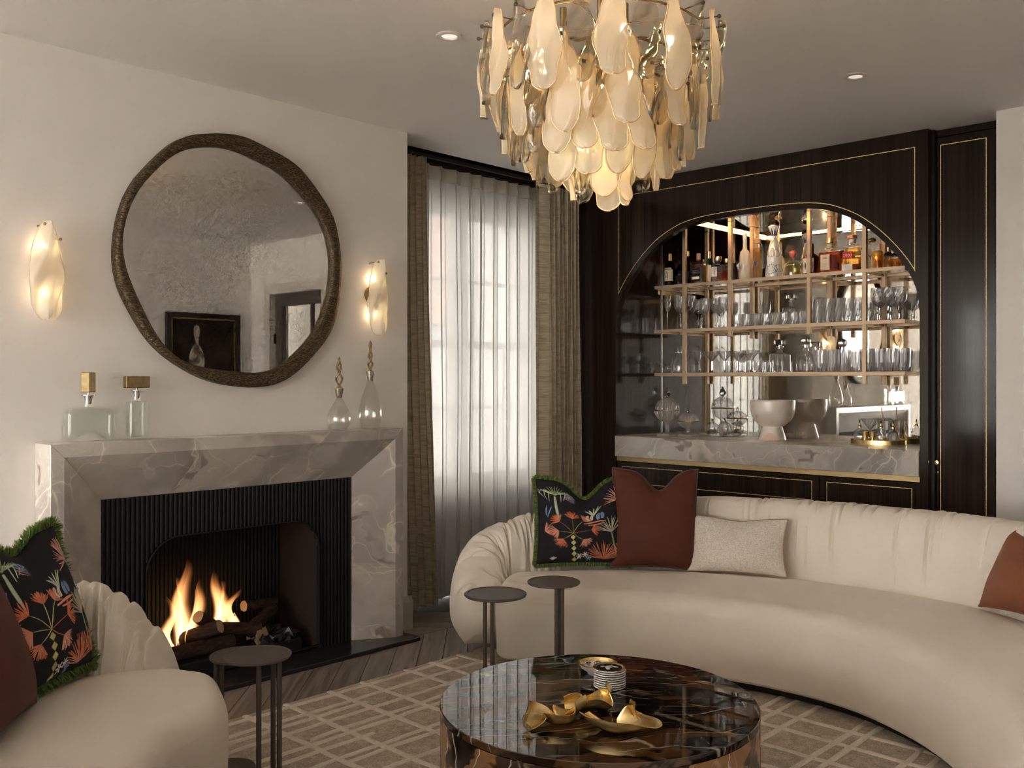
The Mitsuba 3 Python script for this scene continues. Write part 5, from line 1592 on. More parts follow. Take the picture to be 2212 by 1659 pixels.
# 8: frosted bottle
t, p = round_bottle('tall frosted white vodka bottle with a long neck', 1609, XB - 0.02, S1, [(0.0, 0.0), (0.032, 0.0), (0.0345, 0.004), (0.0345, 0.10), (0.034, 0.168), (0.028, 0.195), (0.0145, 0.212), (0.013, 0.29)], 'm_frost_glass', ([(0.0138, 0.268), (0.0145, 0.308), (0.0, 0.309)], 'm_paper_white'))
for k in range(9):
    hgt = (0.030, 0.038, 0.028, 0.042, 0.036, 0.045, 0.032, 0.038, 0.026)[k]
    brush(t, [[(-0.022 + 0.0055 * k, 0.075), (-0.022 + 0.0055 * k, 0.075 + hgt * 0.7)]], 0.0022, p, 0.03, 'm_nickel', 0.0352)
brush(t, [[(-0.008, 0.22 + 0.006 * k), (-0.004, 0.22 + 0.006 * k)] for k in range(10)], 0.0015, p, 0.01, 'm_ink_blue', 0.0142)
# 9: tall slim bottle, cork
t, p = round_bottle('tall clear ribbed bottle of golden liqueur with a cork', 1637, XB, S1, [(0.0, 0.0), (0.026, 0.0), (0.0285, 0.004), (0.0285, 0.215), (0.024, 0.236), (0.018, 0.242)], 'm_glass', ([(0.017, 0.238), (0.0215, 0.243), (0.0215, 0.270), (0.0, 0.271)], 'm_cork'), 'm_gold_liquor', 0.85)
round_label(t, 'flower_transfer', 0.0285, 0.09, 0.12, p, 'm_ink_blue', 0.35)
# 10: painted ceramic bottle
prof = [(0.0, 0.0), (0.048, 0.0), (0.053, 0.006), (0.0555, 0.035), (0.051, 0.070), (0.0455, 0.095), (0.046, 0.115), (0.047, 0.130), (0.040, 0.175), (0.027, 0.225), (0.0165, 0.262), (0.0155, 0.275)]
t, p = round_bottle('tall white ceramic bottle hand painted blue, blue collar and silver ball top', 1672, XB - 0.01, S1, prof, 'm_ceramic', ([(0.014, 0.338), (0.037, 0.340), (0.0365, 0.350), (0.031, 0.365), (0.020, 0.376), (0.0, 0.380)], 'm_silver_ball'))
part(t, 'collar', moved(lathe([(0.0165, 0.272), (0.0185, 0.285), (0.030, 0.315), (0.036, 0.333), (0.036, 0.339), (0.0, 0.339)], 28), p), 'm_ceramic', smooth=40)
cr = random.Random(31)
pp = smooth_profile(prof, 5)


def on_profile(a, z, d=0.0006):
    r = float(np.interp(z, pp[12:, 1], pp[12:, 0])) + d
    return (r * math.sin(a), z, r * math.cos(a))


ms = []
for z, r in ((0.345, None),):
    pass
for k in range(9):
    a = -PI * 0.9 + k * PI * 0.225
    q = lambda aa, zz: ((np.interp(zz, [0.272, 0.285, 0.315, 0.333], [0.0165, 0.0185, 0.030, 0.036]) + 0.0008) * math.sin(aa), zz, (np.interp(zz, [0.272, 0.285, 0.315, 0.333], [0.0165, 0.0185, 0.030, 0.036]) + 0.0008) * math.cos(aa))
    V = np.array([q(a - 0.34, 0.276), q(a + 0.34, 0.276), q(a + 0.20, 0.300), q(a, 0.326), q(a - 0.20, 0.300)])
    ms.append(trimesh.Trimesh(V, [[0, 1, 2], [0, 2, 4], [4, 2, 3]], process=False))
part(t, 'collar_petals', moved(cat(*ms), p, M=FRONT), 'm_ink_blue')


def dab(a, z, s, ang):
    V = []
    for u, v in ((-1, 0), (0, 0.45), (1, 0), (0, -0.45)):
        du, dv = s * (u * math.cos(ang) - v * math.sin(ang)), s * (u * math.sin(ang) + v * math.cos(ang))
        V.append(on_profile(a + du / 0.045, z + dv, 0.0012))
    return trimesh.Trimesh(np.array(V), [[0, 3, 2], [0, 2, 1]], process=False)


ms = []
for c0, z, rr, n in ((0.0, 0.165, 0.028, 15), (0.15, 0.055, 0.030, 16), (-0.9, 0.06, 0.024, 12), (1.1, 0.06, 0.024, 12), (-0.8, 0.17, 0.02, 10), (0.9, 0.16, 0.022, 11)):
    for k in range(n):
        w = k * 2 * PI / n
        ms.append(dab(c0 + rr * math.cos(w) / 0.045, z + rr * math.sin(w), 0.0052, w + 1.0 + cr.uniform(-.4, .4)))
for k in range(26):
    ms.append(dab(cr.uniform(-1.3, 1.3), cr.uniform(0.012, 0.10), 0.004, cr.uniform(0, 3)))
for k in range(16):
    ms.append(dab(0.35 + 0.4 * math.sin(k * 0.5), 0.175 + k * 0.0055, 0.0045, 1.2))
part(t, 'painted_sprigs', moved(cat(*ms), p, M=FRONT), 'm_ink_blue')
# 11: squat round bottle with red ball
t, p = round_bottle('squat clear tequila bottle with a red ball stopper', 1713, XB, S1, [(0.0, 0.0), (0.050, 0.0), (0.055, 0.005), (0.056, 0.045), (0.050, 0.078), (0.028, 0.098), (0.018, 0.110), (0.019, 0.132)], 'm_glass', ([(0.012, 0.128), (0.020, 0.134), (0.025, 0.148), (0.022, 0.162), (0.012, 0.170), (0.0, 0.171)], 'm_red_ball'), 'm_pale_liquor', 0.62)
# 12: black round shouldered
t, p = round_bottle('black round-shouldered bottle with white label behind the third bronze post', 1752, XB + 0.0, S1, [(0.0, 0.0), (0.050, 0.0), (0.054, 0.005), (0.054, 0.10), (0.046, 0.125), (0.020, 0.142), (0.015, 0.170)], 'm_brown_glass', ([(0.016, 0.155), (0.017, 0.20), (0.0, 0.201)], 'm_paper_black'))
round_label(t, 'paper_label', 0.054, 0.012, 0.105, p, 'm_paper_white', 0.75)
round_label(t, 'pink_label', 0.0546, 0.105, 0.122, p, 'm_red_ball', 0.3)
# 13: cognac
t, p = square_bottle('flared cognac decanter bottle with cream label and gold cap', 1793, XB - 0.01, S1, 0.155, 0.075, 0.208, 0.018, 0.055, (0.019, 0.052), 'm_glass', ([(0.0195, 0.190), (0.022, 0.191), (0.022, 0.222), (0.0, 0.224)], 'm_gold_cap'), 'm_cognac', 0.86, taper=0.012)
part(t, 'neck_label', moved(lathe([(0.0192, 0.158), (0.0192, 0.186)], 20), p), 'm_paper', smooth=40)
flat_label(t, 'paper_label', 0.060, 0.020, 0.118, 0.0385, p, 'm_paper', -0.015)
brush(t, [[(-0.028 + 0.004 * k, 0.092), (-0.026 + 0.004 * k, 0.098)] for k in range(7)], 0.0016, p, 0.0395, 'm_paper_red')
brush(t, [[(-0.022, 0.060), (-0.010, 0.060)], [(-0.016, 0.045), (-0.012, 0.052)]], 0.0012, p, 0.0395, 'm_ink')
# 14: reposado
t, p = square_bottle('tapered bottle of golden tequila with red label and wooden cap', 1841, XB - 0.01, S1, 0.118, 0.085, 0.205, 0.010, 0.022, (0.020, 0.035), 'm_glass', ([(0.019, 0.200), (0.030, 0.204), (0.030, 0.222), (0.0, 0.224)], 'm_copper'), 'm_gold_liquor', 0.86, taper=0.016)
part(t, 'neck_label', moved(lathe([(0.0196, 0.178), (0.0196, 0.200)], 20), p), 'm_paper_white', smooth=40)
flat_label(t, 'red_label', 0.066, 0.078, 0.122, 0.0405, p, 'm_paper_red', -0.012)
lettering(t, '1800', 0.016, -0.012, 0.092, 0.0410, p, 'm_paper_white', True)
flat_label(t, 'paper_label', 0.068, 0.008, 0.046, 0.0430, p, 'm_paper_white', -0.014)
# 15: LY
t, p = square_bottle('square bottle of pale gold spirit with a cream label reading LY', 1884, XB - 0.01, S1, 0.112, 0.075, 0.178, 0.008, 0.020, (0.018, 0.016), 'm_glass', ([(0.017, 0.172), (0.024, 0.176), (0.020, 0.188), (0.008, 0.196), (0.0, 0.197)], 'm_gold_cap'), 'm_amber', 0.7)
flat_label(t, 'paper_label', 0.070, 0.010, 0.125, 0.0385, p, 'm_paper', -0.018)
lettering(t, 'LY', 0.030, -0.006, 0.062, 0.0385, p, 'm_ink')
flat_label(t, 'printed_rule', 0.05, 0.044, 0.0455, 0.0392, p, 'm_ink', -0.018)
for px, x, lab in ((1919, XB, 'small amber bottle with black collar, right of the bottle reading LY'), (1936, XB + 0.04, 'small amber bottle at the far right end of the top shelf')):
    t, p = round_bottle(lab, px, x, S1, [(0.0, 0.0), (0.026, 0.0), (0.028, 0.004), (0.028, 0.075), (0.024, 0.09), (0.012, 0.102), (0.011, 0.118)], 'm_glass', ([(0.012, 0.108), (0.013, 0.130), (0.0, 0.132)], 'm_gold_cap'), 'm_amber', 0.55)
    part(t, 'collar', moved(lathe([(0.0288, 0.076), (0.0255, 0.090), (0.0145, 0.101)], 20), p), 'm_paper_black', smooth=40)

# glasses: one mesh of each kind, placed many times
def cutfn(n, d, z0=0.0, z1=9.0):
    return lambda a, z: 1 - d * (0.5 + 0.5 * np.cos(a * n)) * ((z > z0) & (z < z1))


def kind(profile, n=36, fac=None, mat='m_glass', sm=40, smooth=False, fw=None):
    return shape(lathe(smooth_profile(profile, sm) if sm < 20 else profile, n, fac, fw), mat, smooth=smooth)


def hollow(outer, wall, floor, n, fac):
    """A real hollow glass: cut outside, plain inside."""
    o = [(0.0, 0.0)] + outer
    i = [(max(r - wall, 0.001), z) for r, z in outer[::-1] if z > floor] + [(outer[1][0] - wall - 0.004, floor), (0.0, floor)]
    return kind(o + i, n, fac, 'm_cut_glass', 99, False, [1] * len(o) + [0] * len(i))


def zig(n, d, z0, z1, pitch):
    """Diamond cuts: the facets step half a facet at every band."""
    return lambda a, z: 1 - d * (0.5 + 0.5 * np.cos(a * n + PI * np.floor(z / pitch))) * ((z > z0) & (z < z1))


K = {}
def bowl_of(outer, wall, n, fac):
    i = [(max(r - wall, 0.0008), z + (wall if k == 0 else 0)) for k, (r, z) in reversed(list(enumerate(outer)))]
    return kind([(0.0, outer[0][1])] + outer + i + [(0.0, outer[0][1] + wall)], n, fac, 'm_cut_glass', 99, False, [1] * (len(outer) + 1) + [0] * (len(i) + 1))


K['flute'] = [('bowl', bowl_of([(0.0046, 0.125), (0.012, 0.135), (0.0225, 0.160), (0.0232, 0.18), (0.0235, 0.20), (0.023, 0.22), (0.0225, 0.245)], 0.002, 12, zig(6, 0.08, 0.15, 0.235, 0.02))), ('stem', kind([(0.0, 0.0), (0.028, 0.0), (0.027, 0.002), (0.006, 0.006), (0.0042, 0.03), (0.0045, 0.125)], 10, None, 'm_crystal', 99))]
K['wine_glass'] = [('bowl', bowl_of([(0.0042, 0.105), (0.014, 0.112), (0.026, 0.124), (0.032, 0.135), (0.036, 0.165), (0.0355, 0.185), (0.034, 0.205)], 0.002, 16, zig(8, 0.06, 0.12, 0.18, 0.02))), ('stem', kind([(0.0, 0.0), (0.032, 0.0), (0.030, 0.002), (0.006, 0.006), (0.004, 0.03), (0.004, 0.105)], 10, None, 'm_crystal', 99))]
TUM = [(0.034, 0.0), (0.036, 0.003), (0.036, 0.028), (0.036, 0.052), (0.0365, 0.070), (0.0365, 0.082)]
HIG = [(0.034, 0.0), (0.0365, 0.003), (0.0365, 0.04), (0.0365, 0.08), (0.037, 0.12), (0.037, 0.150)]
CUT = [(0.034, 0.0), (0.041, 0.006), (0.0425, 0.025), (0.044, 0.055), (0.045, 0.085), (0.0455, 0.11), (0.0455, 0.138)]


K['tumbler'] = [('body', hollow(TUM, 0.0032, 0.014, 24, zig(12, 0.07, 0.002, 0.075, 0.026)))]
K['tumbler_thin'] = [('body', kind([(0.0, 0.0)] + TUM, 24, zig(12, 0.07, 0.002, 0.075, 0.026), 'm_cut_glass', 99)), ('base', kind([(0.0, 0.004), (0.0325, 0.004), (0.0335, 0.013), (0.0, 0.014)], 16, None, 'm_crystal', 99))]
K['highball'] = [('body', hollow(HIG, 0.0032, 0.020, 24, zig(12, 0.07, 0.002, 0.13, 0.04)))]
K['highball_thin'] = [('body', kind([(0.0, 0.0)] + HIG, 24, zig(12, 0.07, 0.002, 0.13, 0.04), 'm_cut_glass', 99)), ('base', kind([(0.0, 0.004), (0.0325, 0.004), (0.0335, 0.018), (0.0, 0.019)], 16, None, 'm_crystal', 99))]
K['goblet'] = [('bowl', bowl_of([(0.0052, 0.085), (0.018, 0.095), (0.030, 0.107), (0.040, 0.120), (0.044, 0.137), (0.045, 0.155), (0.0435, 0.175), (0.042, 0.195)], 0.0025, 20, zig(10, 0.07, 0.1, 0.185, 0.02))), ('stem', kind([(0.0, 0.0), (0.036, 0.0), (0.034, 0.003), (0.008, 0.008), (0.006, 0.04), (0.009, 0.06), (0.005, 0.085)], 8, None, 'm_crystal', 99))]
K['martini_glass'] = [('bowl', bowl_of([(0.0057, 0.078), (0.012, 0.084), (0.022, 0.096), (0.032, 0.108), (0.042, 0.121), (0.050, 0.132), (0.060, 0.146)], 0.0025, 24, zig(12, 0.07, 0.09, 0.14, 0.018))), ('stem', kind([(0.0, 0.0), (0.036, 0.0), (0.034, 0.002), (0.007, 0.006), (0.0055, 0.02), (0.0055, 0.078)], 8, None, 'm_crystal', 99))]
K['cut_tumbler'] = [('body', hollow(CUT, 0.0042, 0.020, 28, zig(14, 0.09, 0.004, 0.118, 0.028)))]
K['cut_tumbler_thin'] = [('body', kind([(0.0, 0.0)] + CUT, 28, zig(14, 0.09, 0.004, 0.118, 0.028), 'm_cut_glass', 99)), ('base', kind([(0.0, 0.004), (0.034, 0.004), (0.038, 0.018), (0.0, 0.020)], 16, cutfn(8, 0.08), 'm_crystal', 99))]
ORD = ['first', 'second', 'third', 'fourth', 'fifth', 'sixth', 'seventh', 'eighth', 'ninth', 'tenth']


def glass(name, label, catg, group, px, x, z, turn=0.0, look=None):
    t = thing(name, label, catg, group)
    pl = T().translate([x, y_at(px, x), z + 0.0006]).rotate([0, 0, 1], turn)
    for nm, d in K[look or name]:
        part(t, nm, d, place=pl)


rk = random.Random(9)


def row(name, text, catg, group, cols, x, z, look=None):
    for k, px in enumerate(cols):
        glass(name, f'{text}, {ORD[k]} from the left', catg, group, px, x if np.isscalar(x) else x[k], z, rk.uniform(0, 40), look)


row('flute', 'tall crystal champagne flute in front at the left of the middle shelf', 'champagne flute', 'champagne flutes on the middle shelf', (1442, 1463, 1488), 5.62, S2)
row('flute', 'tall crystal champagne flute in the back row at the left of the middle shelf', 'champagne flute', 'champagne flutes on the middle shelf', (1470, 1497), 5.75, S2)
row('wine_glass', 'stemmed cut crystal wine glass in front beside the champagne flutes', 'wine glass', 'wine glasses on the middle shelf', (1509, 1524, 1546, 1563), (5.66, 5.60, 5.66, 5.60), S2)
row('wine_glass', 'stemmed cut crystal wine glass in the back row beside the flutes', 'wine glass', 'wine glasses on the middle shelf', (1519, 1553), (5.77, 5.79), S2)
row('tumbler', 'low crystal tumbler in the front row at the middle of the second shelf', 'tumbler', 'low tumblers on the middle shelf', [1594 + 20.5 * k for k in range(8)], 5.60, S2)
row('tumbler', 'low crystal tumbler in the back row at the middle of the second shelf', 'tumbler', 'low tumblers on the middle shelf', [1596 + 20.5 * k for k in (0, 1, 2, 3, 4, 6)], 5.70, S2, 'tumbler_thin')
row('highball', 'tall crystal tumbler in the front row at the right of the middle shelf', 'tumbler', 'tall tumblers on the middle shelf', [1770 + 21.5 * k for k in range(6)], 5.61, S2)
row('highball', 'tall crystal tumbler in the back row at the right of the middle shelf', 'tumbler', 'tall tumblers on the middle shelf', [1763 + 21.5 * k for k in range(5)], 5.71, S2, 'highball_thin')
row('goblet', 'stemmed crystal goblet in front at the right end of the middle shelf', 'goblet', 'goblets on the middle shelf', (1897, 1920, 1943), 5.61, S2)
row('goblet', 'stemmed crystal goblet in the back row at the right end', 'goblet', 'goblets on the middle shelf', (1901, 1925), 5.73, S2)
row('martini_glass', 'wide cut crystal martini glass on the lowest shelf', 'martini glass', 'martini glasses on the lowest shelf', [1510 + 28 * k for k in range(5)], (5.61, 5.66, 5.61, 5.66, 5.61), S3)
row('tumbler', 'low crystal tumbler behind the martini glasses on the lowest shelf', 'tumbler', 'low tumblers on the lowest shelf', [1574 + 21 * k for k in range(5)], 5.75, S3, 'tumbler_thin')
row('cut_tumbler', 'large cut crystal tumbler in the front row of the lowest shelf', 'tumbler', 'cut tumblers on the lowest shelf', [1771.5 + 25.5 * k for k in range(8)], 5.605, S3)
row('cut_tumbler', 'large cut crystal tumbler in the back row of the lowest shelf', 'tumbler', 'cut tumblers on the lowest shelf', [1762 + 25.5 * k for k in range(7)], 5.735, S3, 'cut_tumbler_thin')


def decanter(label, px, x, z, square, w, h, ballstop):
    y = y_at(px, x)
    pos = (x, y, z + 0.0006)
    t = thing('decanter', label, 'decanter', 'crystal decanters on the shelves')
    if square:
        part(t, 'body', moved(pillow(rect(-w / 2, w / 2, -w / 2, w / 2, 0.008), [(0.004, 0), (0.0, 0.004), (0.0, h * 0.86), (0.006, h * 0.94), (w / 2 - 0.016, h)], 48), pos, M=STAND), 'm_cut_glass', smooth=40)
    else:
        part(t, 'body', moved(lathe(smooth_profile([(0.0, 0.0), (w * 0.42, 0.0), (w * 0.5, h * 0.2), (w * 0.46, h * 0.6), (0.018, h)], 4), 28, cutfn(14, 0.06, 0.01, h * 0.7)), pos), 'm_cut_glass')
    part(t, 'neck', moved(lathe([(0.016, h), (0.013, h + 0.02), (0.022, h + 0.032), (0.022, h + 0.038)], 12), pos), 'm_cut_glass')
    if ballstop:
        part(t, 'stopper', moved(trimesh.util.concatenate([ball((0, 0, h + 0.064), 0.030), lathe([(0.010, h + 0.02), (0.010, h + 0.04)], 10)]), pos), 'm_crystal', smooth=True)
    else:
        part(t, 'stopper', moved(cat(pillow(rect(-0.031, 0.031, -0.031, 0.031, 0.004), [(0.005, h + 0.045), (0.0, h + 0.05), (0.0, h + 0.076), (0.005, h + 0.081)], 24), lathe([(0.010, h + 0.02), (0.012, h + 0.045)], 10)), pos, M=STAND), 'm_crystal')


decanter('square crystal decanter with block stopper behind the tumblers on the middle shelf', 1711, 5.70, S2, True, 0.092, 0.125, False)
decanter('square crystal decanter with faceted stopper at the middle of the lowest shelf', 1685, 5.63, S3, True, 0.10, 0.130, False)
decanter('round cut crystal decanter with a ball stopper on the lowest shelf', 1741, 5.62, S3, False, 0.125, 0.135, True)
for px, x, lab in ((1466, 5.66, 'crystal jug with flared lip at the left of the lowest shelf'), (1498, 5.72, 'second crystal jug with flared lip, right of the first bronze post')):
    y = y_at(px, x)
    t = thing('jug', lab, 'jug', 'crystal jugs')
    part(t, 'body', moved(lathe(smooth_profile([(0.0, 0.0), (0.044, 0.0), (0.050, 0.02), (0.046, 0.075), (0.028, 0.118), (0.020, 0.140)], 4), 24, cutfn(12, 0.05, 0.01, 0.09)), (x, y, S3 + 0.0006)), 'm_cut_glass')
    m = lathe(smooth_profile([(0.020, 0.140), (0.021, 0.165), (0.028, 0.195), (0.036, 0.212)], 4), 24)
    v = m.vertices
    k = np.clip((v[:, 2] - 0.15) / 0.06, 0, 1)
    v[:, 1] += 0.018 * k * np.maximum(v[:, 1], 0) / 0.03
    v[:, 2] += 0.014 * k * v[:, 1] / 0.03
    part(t, 'lip', moved(m, (x, y, S3 + 0.0006)), 'm_glass', smooth=True)
    part(t, 'handle', tube(spline([(x, y - 0.022, S3 + 0.19), (x, y - 0.055, S3 + 0.17), (x, y - 0.06, S3 + 0.11), (x, y - 0.045, S3 + 0.07)], 16), 0.004, 8), 'm_crystal', smooth=40)
x, y = 5.64, y_at(1440, 5.64)
t = thing('duck_decanter', 'slanted clear wine decanter with open spout at the left end of the lowest shelf', 'decanter')
part(t, 'body', moved(lathe(smooth_profile([(0.0, 0.0), (0.034, 0.004), (0.045, 0.025), (0.043, 0.045), (0.028, 0.062), (0.0, 0.066)], 4), 24), (x, y - 0.02, S3 + 0.0006)), 'm_glass', smooth=True)
sp = spline([(x, y + 0.0, S3 + 0.040), (x - 0.005, y + 0.045, S3 + 0.065), (x - 0.01, y + 0.085, S3 + 0.095)], 10)
part(t, 'spout', tube(sp, np.linspace(0.014, 0.026, 10), 16, cap=False), 'm_glass', smooth=True)

# counter pieces
def candy_jar(label, px, x, R, squash, stem, total, group='lidded crystal jars on the counter'):
    y = y_at(px, x)
    pos = (x, y, CT + 0.0006)
    t = thing('candy_jar', label, 'jar', group)
    part(t, 'plinth', moved(pillow(rect(-0.052, 0.052, -0.052, 0.052, 0.004), [(0.002, 0), (0, 0.003), (0, 0.016), (0.004, 0.019), (0.02, 0.022)], 32), pos), 'm_ribbed_glass')
    zc = stem + R * squash
    part(t, 'stem', moved(lathe(smooth_profile([(0.034, 0.021), (0.016, 0.030), (0.014, stem * 0.8), (0.026, stem + 0.006)], 4), 12), pos), 'm_ribbed_glass')
    q = np.linspace(-PI / 2 + 0.25, 0, 10)
    part(t, 'bowl', moved(lathe(np.column_stack([R * np.cos(q), zc + R * squash * np.sin(q)]), 64, cutfn(32, 0.035)), pos), 'm_ribbed_glass')
    q = np.linspace(0.02, PI / 2 - 0.12, 10)
    part(t, 'lid', moved(lathe(np.column_stack([R * 0.985 * np.cos(q), zc + 0.003 + R * squash * np.sin(q)]), 64, cutfn(32, 0.035)), pos), 'm_ribbed_glass')
    part(t, 'rim', moved(lathe([(R * 1.0, zc - 0.003), (R * 1.025, zc), (R * 1.0, zc + 0.003)], 40), pos), 'm_gold_rim', smooth=40)
    zt = zc + R * squash
    part(t, 'finial', moved(lathe([(0.006, zt - 0.002), (0.010, zt + 0.008), (0.021 * (total - zt) / 0.06, zt + (total - zt) * 0.35), (0.0, total)], 8), pos), 'm_crystal')


candy_jar('tall globe-shaped ribbed crystal candy jar with pointed lid, leftmost on the counter', 1441, 5.52, 0.086, 0.98, 0.095, 0.345)
candy_jar('short flattened ribbed crystal jar on a foot beside the tall candy jar', 1487, 5.56, 0.073, 0.72, 0.055, 0.195)
t = thing('acrylic_tray', 'clear acrylic tray under the small lidded sugar bowls', 'tray')
ty0, ty1 = y_at(1586, 5.80), y_at(1520, 5.80)
part(t, 'base', box(5.735, 5.875, ty0, ty1, CT + 0.0006, CT + 0.006), 'm_acrylic')
for a, b, c, d in ((5.735, 5.739, ty0, ty1), (5.871, 5.875, ty0, ty1), (5.739, 5.871, ty0, ty0 + 0.004), (5.739, 5.871, ty1 - 0.004, ty1)):
    part(t, 'side', box(a, b, c, d, CT + 0.006, CT + 0.022), 'm_acrylic')
for px, lab, fillm in ((1538, 'small lidded crystal sugar bowl with dark red sweets, left on the acrylic tray', 'm_rust'), (1566, 'small lidded crystal sugar bowl with pale sweets, right on the acrylic tray', 'm_thread_pink')):
    x = 5.805
    pos = (x, y_at(px, x), CT + 0.0066)
    t = thing('sugar_bowl', lab, 'bowl', 'lidded sugar bowls')
    part(t, 'bowl', moved(lathe(smooth_profile([(0.0, 0.0), (0.030, 0.0), (0.045, 0.02), (0.049, 0.045), (0.046, 0.055)], 4), 24, cutfn(12, 0.06)), pos), 'm_ribbed_glass')
    part(t, 'lid', moved(lathe(smooth_profile([(0.047, 0.056), (0.038, 0.075), (0.015, 0.088), (0.005, 0.092)], 4), 24, cutfn(12, 0.05)), pos), 'm_ribbed_glass')
    part(t, 'knob', moved(ball((0, 0, 0.102), 0.010), pos), 'm_crystal', smooth=True)
    part(t, 'sweets', moved(cat(*[ball((0.022 * math.cos(k * 1.1) * (k % 3) / 2, 0.022 * math.sin(k * 1.1) * (k % 3) / 2, 0.012 + 0.006 * (k % 4)), 0.009, 4) for k in range(12)]), pos), fillm, smooth=True, kind='stuff')
x = 5.655
pos = (x, y_at(1669, x), CT + 0.0006)
t = thing('alabaster_bowl', 'large veined alabaster bowl on a flared foot in the middle of the counter', 'bowl')
part(t, 'bowl', moved(lathe(smooth_profile([(0.055, 0.085), (0.085, 0.098), (0.118, 0.130), (0.138, 0.175), (0.143, 0.225), (0.143, 0.255), (0.137, 0.256), (0.134, 0.225), (0.126, 0.175), (0.10, 0.13), (0.05, 0.108), (0.0, 0.104)], 4), 64), pos), 'm_alabaster', smooth=50)
part(t, 'foot', moved(lathe([(0.0, 0.0), (0.086, 0.0), (0.087, 0.003), (0.062, 0.088), (0.0, 0.088)], 64), pos), 'm_alabaster', smooth=40)

# brass tray with bar tools
tx, ty = 5.735, y_at(1897, 5.735)
ov = shapely.affinity.scale(disc(1.0, 64), 0.118, 0.165)
t = thing('bar_tray', 'oval polished brass tray holding bar tools at the right of the counter', 'tray')
part(t, 'base', moved(extrude(ov, 0.004), (tx, ty, CT + 0.0006)), 'm_brass')
part(t, 'rim', moved(extrude(ov.difference(ov.buffer(-0.003)), 0.026), (tx, ty, CT + 0.0008)), 'm_brass', smooth=30)
TB = CT + 0.0052


def bar_bottle(label, px, x, cut):
    pos = (x, y_at(px, x), TB)
    t = thing('bitters_bottle', label, 'bottle', 'bottles on the brass tray')
    part(t, 'body', moved(lathe(smooth_profile([(0.0, 0.0), (0.031, 0.0), (0.035, 0.01), (0.034, 0.055), (0.026, 0.075), (0.012, 0.086), (0.011, 0.096)], 4), 24, cutfn(10, 0.05, 0.008, 0.06) if cut else None), pos), 'm_cut_glass' if cut else 'm_glass')
    part(t, 'liquid', moved(lathe([(0.0, 0.004), (0.030, 0.005), (0.031, 0.04), (0.0, 0.041)], 20), pos), 'm_vase_glass', smooth=40)
    part(t, 'dasher', moved(lathe([(0.013, 0.094), (0.013, 0.102), (0.006, 0.108), (0.004, 0.122), (0.0, 0.124)], 14), pos), 'm_brass', smooth=40)
    part(t, 'dasher_tip', moved(lathe([(0.0035, 0.122), (0.0035, 0.138), (0.0, 0.14)], 10), pos), 'm_paper_black', smooth=40)


bar_bottle('cut crystal bitters bottle with brass dasher, leftmost on the brass tray', 1857, 5.70, True)
bar_bottle('smooth glass bitters bottle with brass dasher in the middle of the brass tray', 1903, 5.69, False)
bar_bottle('cut crystal bitters bottle at the right of the brass tray', 1929, 5.70, True)
for px, lab in ((1869, 'brass jigger cup, left of the two on the tray'), (1885, 'brass jigger cup, right of the two on the tray')):
    solo('jigger', moved(lathe([(0.0, 0.0), (0.019, 0.0), (0.014, 0.026), (0.024, 0.073), (0.0232, 0.073), (0.012, 0.028), (0.0, 0.027)], 28), (5.655, y_at(px, 5.655), TB)), 'm_brass', lab, 'jigger', smooth=40, group='brass jiggers')
x = 5.79
pos = (x, y_at(1911, x), TB)
t = thing('mixing_glass', 'cut crystal mixing glass with a long bar spoon at the back of the brass tray', 'mixing glass')
part(t, 'body', moved(lathe([(0.0, 0.0), (0.040, 0.0), (0.044, 0.006), (0.046, 0.13), (0.048, 0.138)], 24, cutfn(12, 0.06, 0.01, 0.1)), pos), 'm_cut_glass')
tt = thing('bar_spoon', 'thin copper bar spoon standing in the mixing glass', 'spoon')
part(tt, 'handle', rod([x + 0.01, pos[1] - 0.01, TB + 0.012], [x - 0.02, pos[1] + 0.012, TB + 0.215], 0.003, 8), 'm_copper', smooth=40)
part(tt, 'bowl', moved(ball((0, 0, 0), 0.009), (x + 0.01, pos[1] - 0.01, TB + 0.013)), 'm_copper', smooth=True)
t = thing('martini_glass', 'wide martini glass at the back left of the brass tray', 'martini glass')
pl = T().translate([5.80, y_at(1880, 5.80), TB])
for nm, d in K['martini_glass']:
    part(t, nm, d, place=pl)
# ---------------------------------------------------------------- chandelier
HX, HY = 2.345, 1.846
ch = thing('chandelier', 'large tiered chandelier of frosted and clear glass petals, lit, above the coffee table', 'chandelier')


